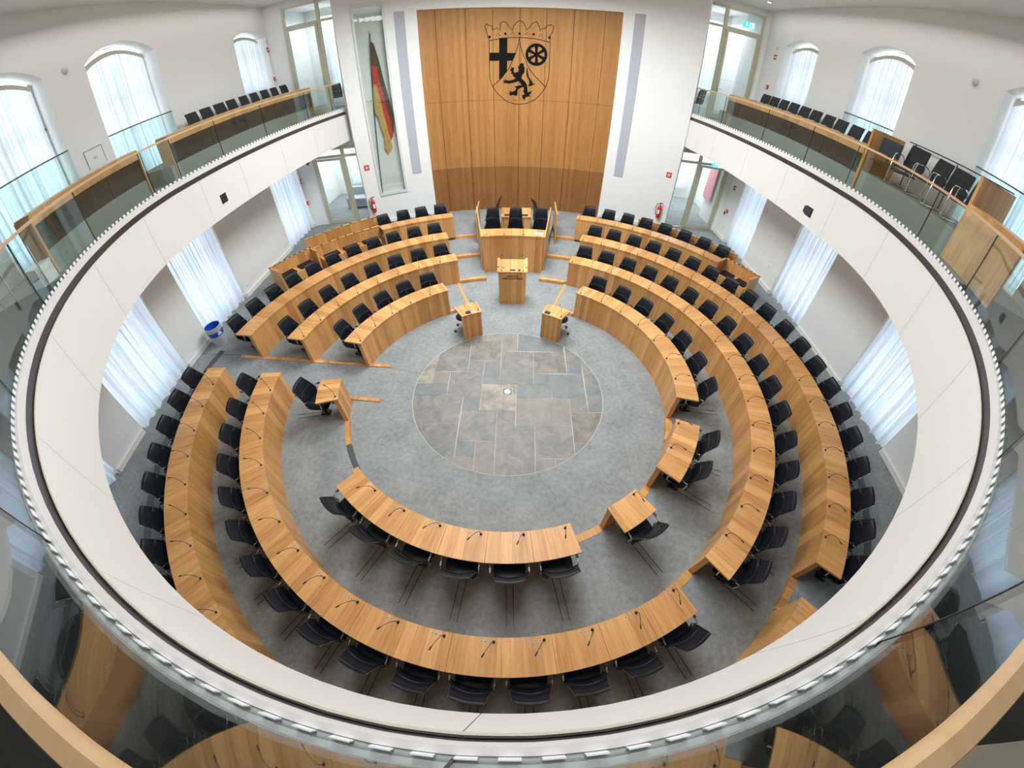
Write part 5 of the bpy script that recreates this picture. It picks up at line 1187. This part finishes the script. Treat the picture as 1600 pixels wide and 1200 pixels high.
gdesk('short curved oak-topped gallery desk nearer the camera, left gallery', -1, [(-7.5 + .0, 1.05), (-7.5, .6), (-7.48, .1), (-7.42, -.4), (-7.30, -.95), (-7.14, -1.5), (-6.96, -2.0)], 5.80, 3, raised=False)
gdesk('long oak-topped gallery desk in front of the row of chairs, right gallery', 1, line(1.85, 8.6, lambda y: 7.5 - .035 * max(0, y - 5), 18), 5.78, 9)

def make_gchair(label):
    r = thing('cantilever_chair', label, 'chair')
    mb = MB(); rows = [(0.20, .42, .235, .0, .03), (0.225, .50, .235, .01, .035), (.25, .65, .235, .015, .035), (.275, .80, .232, .015, .035), (.30, .90, .23, .01, .03), (.305, .945, .225, .0, .02)]
    shell(mb, rows, 6); mb.build('backrest', M['fabric'], r, smooth=True)
    MB().box(-.235, .235, -.23, .22, .40, .45).build('seat', M['fabric'], r)
    for s in (-1, 1):
        x = s * .265
        MB().tube([(x, .22, .02), (x, -.20, .02), (x, -.24, .05), (x, -.24, .60), (x, -.20, .655), (x, .10, .655), (x, .22, .60), (x * .9, .24, .50)], .011, 6).build('side_frame', M['chrome'], r, smooth=True)
    MB().tube([(-.265, .22, .02), (.265, .22, .02)], .011, 6).build('cross_bar', M['chrome'], r, smooth=True)
    return r
gp = make_gchair('x'); gu = [False]
for i, y in enumerate((3.80, 4.40, 5.02, 5.62, 6.28, 6.88, 7.52, 8.15, 8.80)):
    place(gp, gu, (-7.90, y, 5.13), math.radians(90 + rc.uniform(-4, 4)), 'black cantilever chair in the left gallery row, %s from the camera' % ORD[i], 'black gallery chairs')
for i, y in enumerate((2.50, 3.06, 3.66, 4.20, 4.78, 5.32, 5.90, 6.46, 7.00, 7.55)):
    place(gp, gu, (7.92, y, 5.13), math.radians(-90 + rc.uniform(-4, 4)), 'black cantilever chair in the right gallery row, %s from the camera' % ORD[i], 'black gallery chairs')
for i, (x, y, rz) in enumerate(((7.86, 0.87, -75), (7.92, .33, -98), (7.90, -.26, -82), (7.80, -.80, -95))):
    place(gp, gu, (x, y, 5.25), math.radians(rz), 'black chrome-legged chair in the right press booth, %s from the monitor' % ORD[i], 'chairs in the right press booth')
place(gp, gu, (-7.25, 11.2, 4.76), math.radians(20), 'black chair in the corridor behind the upper left glass door', 'chairs behind the glass doors')
place(gp, gu, (6.78, 10.1, 4.76), math.radians(-80), 'black chair in the corridor behind the upper right glass door', 'chairs behind the glass doors')

# right press booth: oak partitions, monitor, table
for i, (x0, x1, y, z1, lb) in enumerate(((7.46, 8.5, 1.78, 6.16, 'oak partition between the right desk row and the press booth'), (7.25, 8.5, -1.18, 6.26, 'oak partition at the near end of the right press booth'))):
    t = thing('booth_partition', lb, 'partition', ((x0 + x1) / 2, y, 4.76))
    MB().box(x0, x1, y - .03, y + .03, 4.76, z1).build('panel', M['oakx'], t)
    MB().box(x0 - .01, x1, y - .035, y + .035, z1, z1 + .015).build('capping', M['oakx'], t)
t = thing('booth_desk_front', 'oak end of the curved desk in the near right gallery', 'desk', (6.9, -2.2, 4.76))
mb = MB(); sp = [(7.24, -1.22), (7.08, -1.7), (6.88, -2.2), (6.62, -2.7)]
for p, q in zip(sp, sp[1:]):
    p, q = Vector((*p, 0)), Vector((*q, 0)); d = (q - p).normalized(); n = Vector((-d.y, d.x, 0)); m = (p + q) / 2; mb.obox((m.x, m.y, 5.27), d, n, (0, 0, 1), (q - p).length / 2, .02, .5)
mb.build('front_panel', M['oakx'], t)
mb = MB()
for p, q in zip(sp, sp[1:]):
    p, q = Vector((*p, 0)), Vector((*q, 0)); d = (q - p).normalized(); n = Vector((-d.y, d.x, 0)); m = (p + q) / 2
    if n.x < 0: n = -n
    mb.obox((m.x + n.x * .18, m.y + n.y * .18, 5.785), d, n, (0, 0, 1), (q - p).length / 2, .2, .015)
mb.build('desktop', M['oakx'], t)
t = thing('monitor', 'flat monitor standing in the right press booth beside the oak partition', 'monitor', (7.72, 1.45, 5.5))
MB().obox((7.78, 1.42, 5.93), (.35, -1, 0), (0, 0, 1), (1, .35, 0), .23, .16, .018).build('bezel', M['plastic'], t)
MB().obox((7.758, 1.413, 5.93), (.35, -1, 0), (0, 0, 1), (1, .35, 0), .20, .135, .006).build('display', M['mon'], t)
MB().tube([(7.80, 1.43, 5.80), (7.80, 1.43, 5.60)], .02, 8).lathe([(.12, 0), (.12, .015)], (7.80, 1.43, 5.58), 16).build('monitor_stand', M['plastic'], t)
t = thing('booth_table', 'dark table carrying the monitor in the right press booth', 'table', (7.85, 1.2, 5.1))
MB().box(7.62, 8.3, .95, 1.72, 5.54, 5.58).build('tabletop', M['gfront'], t)
for x, y in ((7.66, 1.0), (8.26, 1.0), (7.66, 1.68), (8.26, 1.68)): MB().tube([(x, y, 5.25), (x, y, 5.54)], .015, 6).build('leg', M['chrome'], t)
t = thing('back_rail', 'thin dark rail behind the chairs of the right press booth', 'rail', (8.55, .3, 5.1))
MB().tube([(8.58, 1.7, 6.22), (8.58, -1.1, 6.30)], .014, 6).build('rail', M['plastic'], t)
for y in (1.5, .3, -.9): MB().tube([(8.58, y, 5.25), (8.58, y, 6.24)], .014, 6).build('post', M['plastic'], t)
# dark floor band beside the glass, right gallery
mb = MB(); sA, sB = s_of(6.97, 1.6), s_of(6.3, -1.9)
a_, b_ = sorted((sA, sB)); ringband(mb, a_, b_, .16, .34, 4.75, 4.756); struct(mb, 'trim_gallery_band', M['gap'], 'dark band in the gallery floor')
# interpreter desks in the left near gallery: glass-topped side table with binders
t = thing('side_table', 'glass-topped side table at the near end of the left gallery desk', 'table', (-7.0, -2.6, 4.75))
MB().box(-7.5, -6.75, -3.0, -2.3, 5.44, 5.46).build('tabletop', M['glassguard'], t)
for x, y in ((-7.45, -2.95), (-6.8, -2.95), (-7.45, -2.35), (-6.8, -2.35)): MB().tube([(x, y, 4.75), (x, y, 5.44)], .015, 6).build('leg', M['steel'], t)
t = thing('storage_box', 'white cardboard box on the floor by the near left gallery desk', 'box', (-7.0, -2.2, 4.75))
MB().box(-7.15, -6.85, -2.42, -2.1, 4.752, 5.05).build('box_body', M['paper'], t)
MB().box(-7.16, -6.84, -2.43, -2.09, 5.05, 5.08).build('lid', M['white'], t)
# behind the near balustrade: floor coloured dark as shade, a pale step and a floor spotlight
t = thing('floor_spotlight', 'tiny round bright floor lamp behind the near left handrail', 'lamp', (-1.77, -6.43, 4.75))
MB().lathe([(.03, 0), (.03, .012), (.02, .016)], (-1.77, -6.43, 4.75), 14).build('lamp_ring', M['steel'], t, smooth=True)
MB().lathe([(.019, .016), (.016, .02)], (-1.77, -6.43, 4.75), 14).build('lamp_lens', emit('floor_lamp_glow', (1, 1, 1), 1.2), t)
t = thing('wooden_step', 'pale wooden step on the shade-darkened gallery floor at the bottom right', 'step', (2.25, -6.8, 4.75))
e_, d_ = Vector((.937, -.348, 0)), Vector((-.348, -.937, 0)); c_ = Vector((1.72, -6.21, 0)) + e_ * .7 + d_ * .35
MB().obox((c_.x, c_.y, 4.806), e_, d_, (0, 0, 1), .70, .35, .054).build('tread', plain('weathered_oak', (.26, .21, .165), .6, noise=.2, scale=6), t)
c_ = c_ - d_ * .01; MB().obox((c_.x, c_.y, 4.872), e_, d_, (0, 0, 1), .71, .36, .010).build('nosing', plain('weathered_oak_edge', (.32, .26, .20), .6), t)
# pink poster behind the lower right door
t = thing('poster', 'narrow pink poster hanging behind the lower right glass door', 'poster', (8.75, 10.9, 1.9))
MB().box(8.68, 8.70, 10.4, 11.2, 1.2, 2.9).build('sheet', M['pink'], t)
t = thing('corridor_sofa', 'grey upholstered lobby bench behind the lower left glass door', 'sofa', (-7.1, 11.6, .276))
MB().box(-7.9, -6.2, 11.3, 12.0, .36, .74).build('seat', M['acoustic'], t)
MB().box(-7.9, -6.2, 11.95, 12.1, .36, 1.1).build('backrest', M['acoustic'], t)
for x in (-7.8, -6.3):
    for y in (11.4, 11.95): MB().tube([(x, y, .276), (x, y, .36)], .02, 6).build('leg', M['steel'], t)
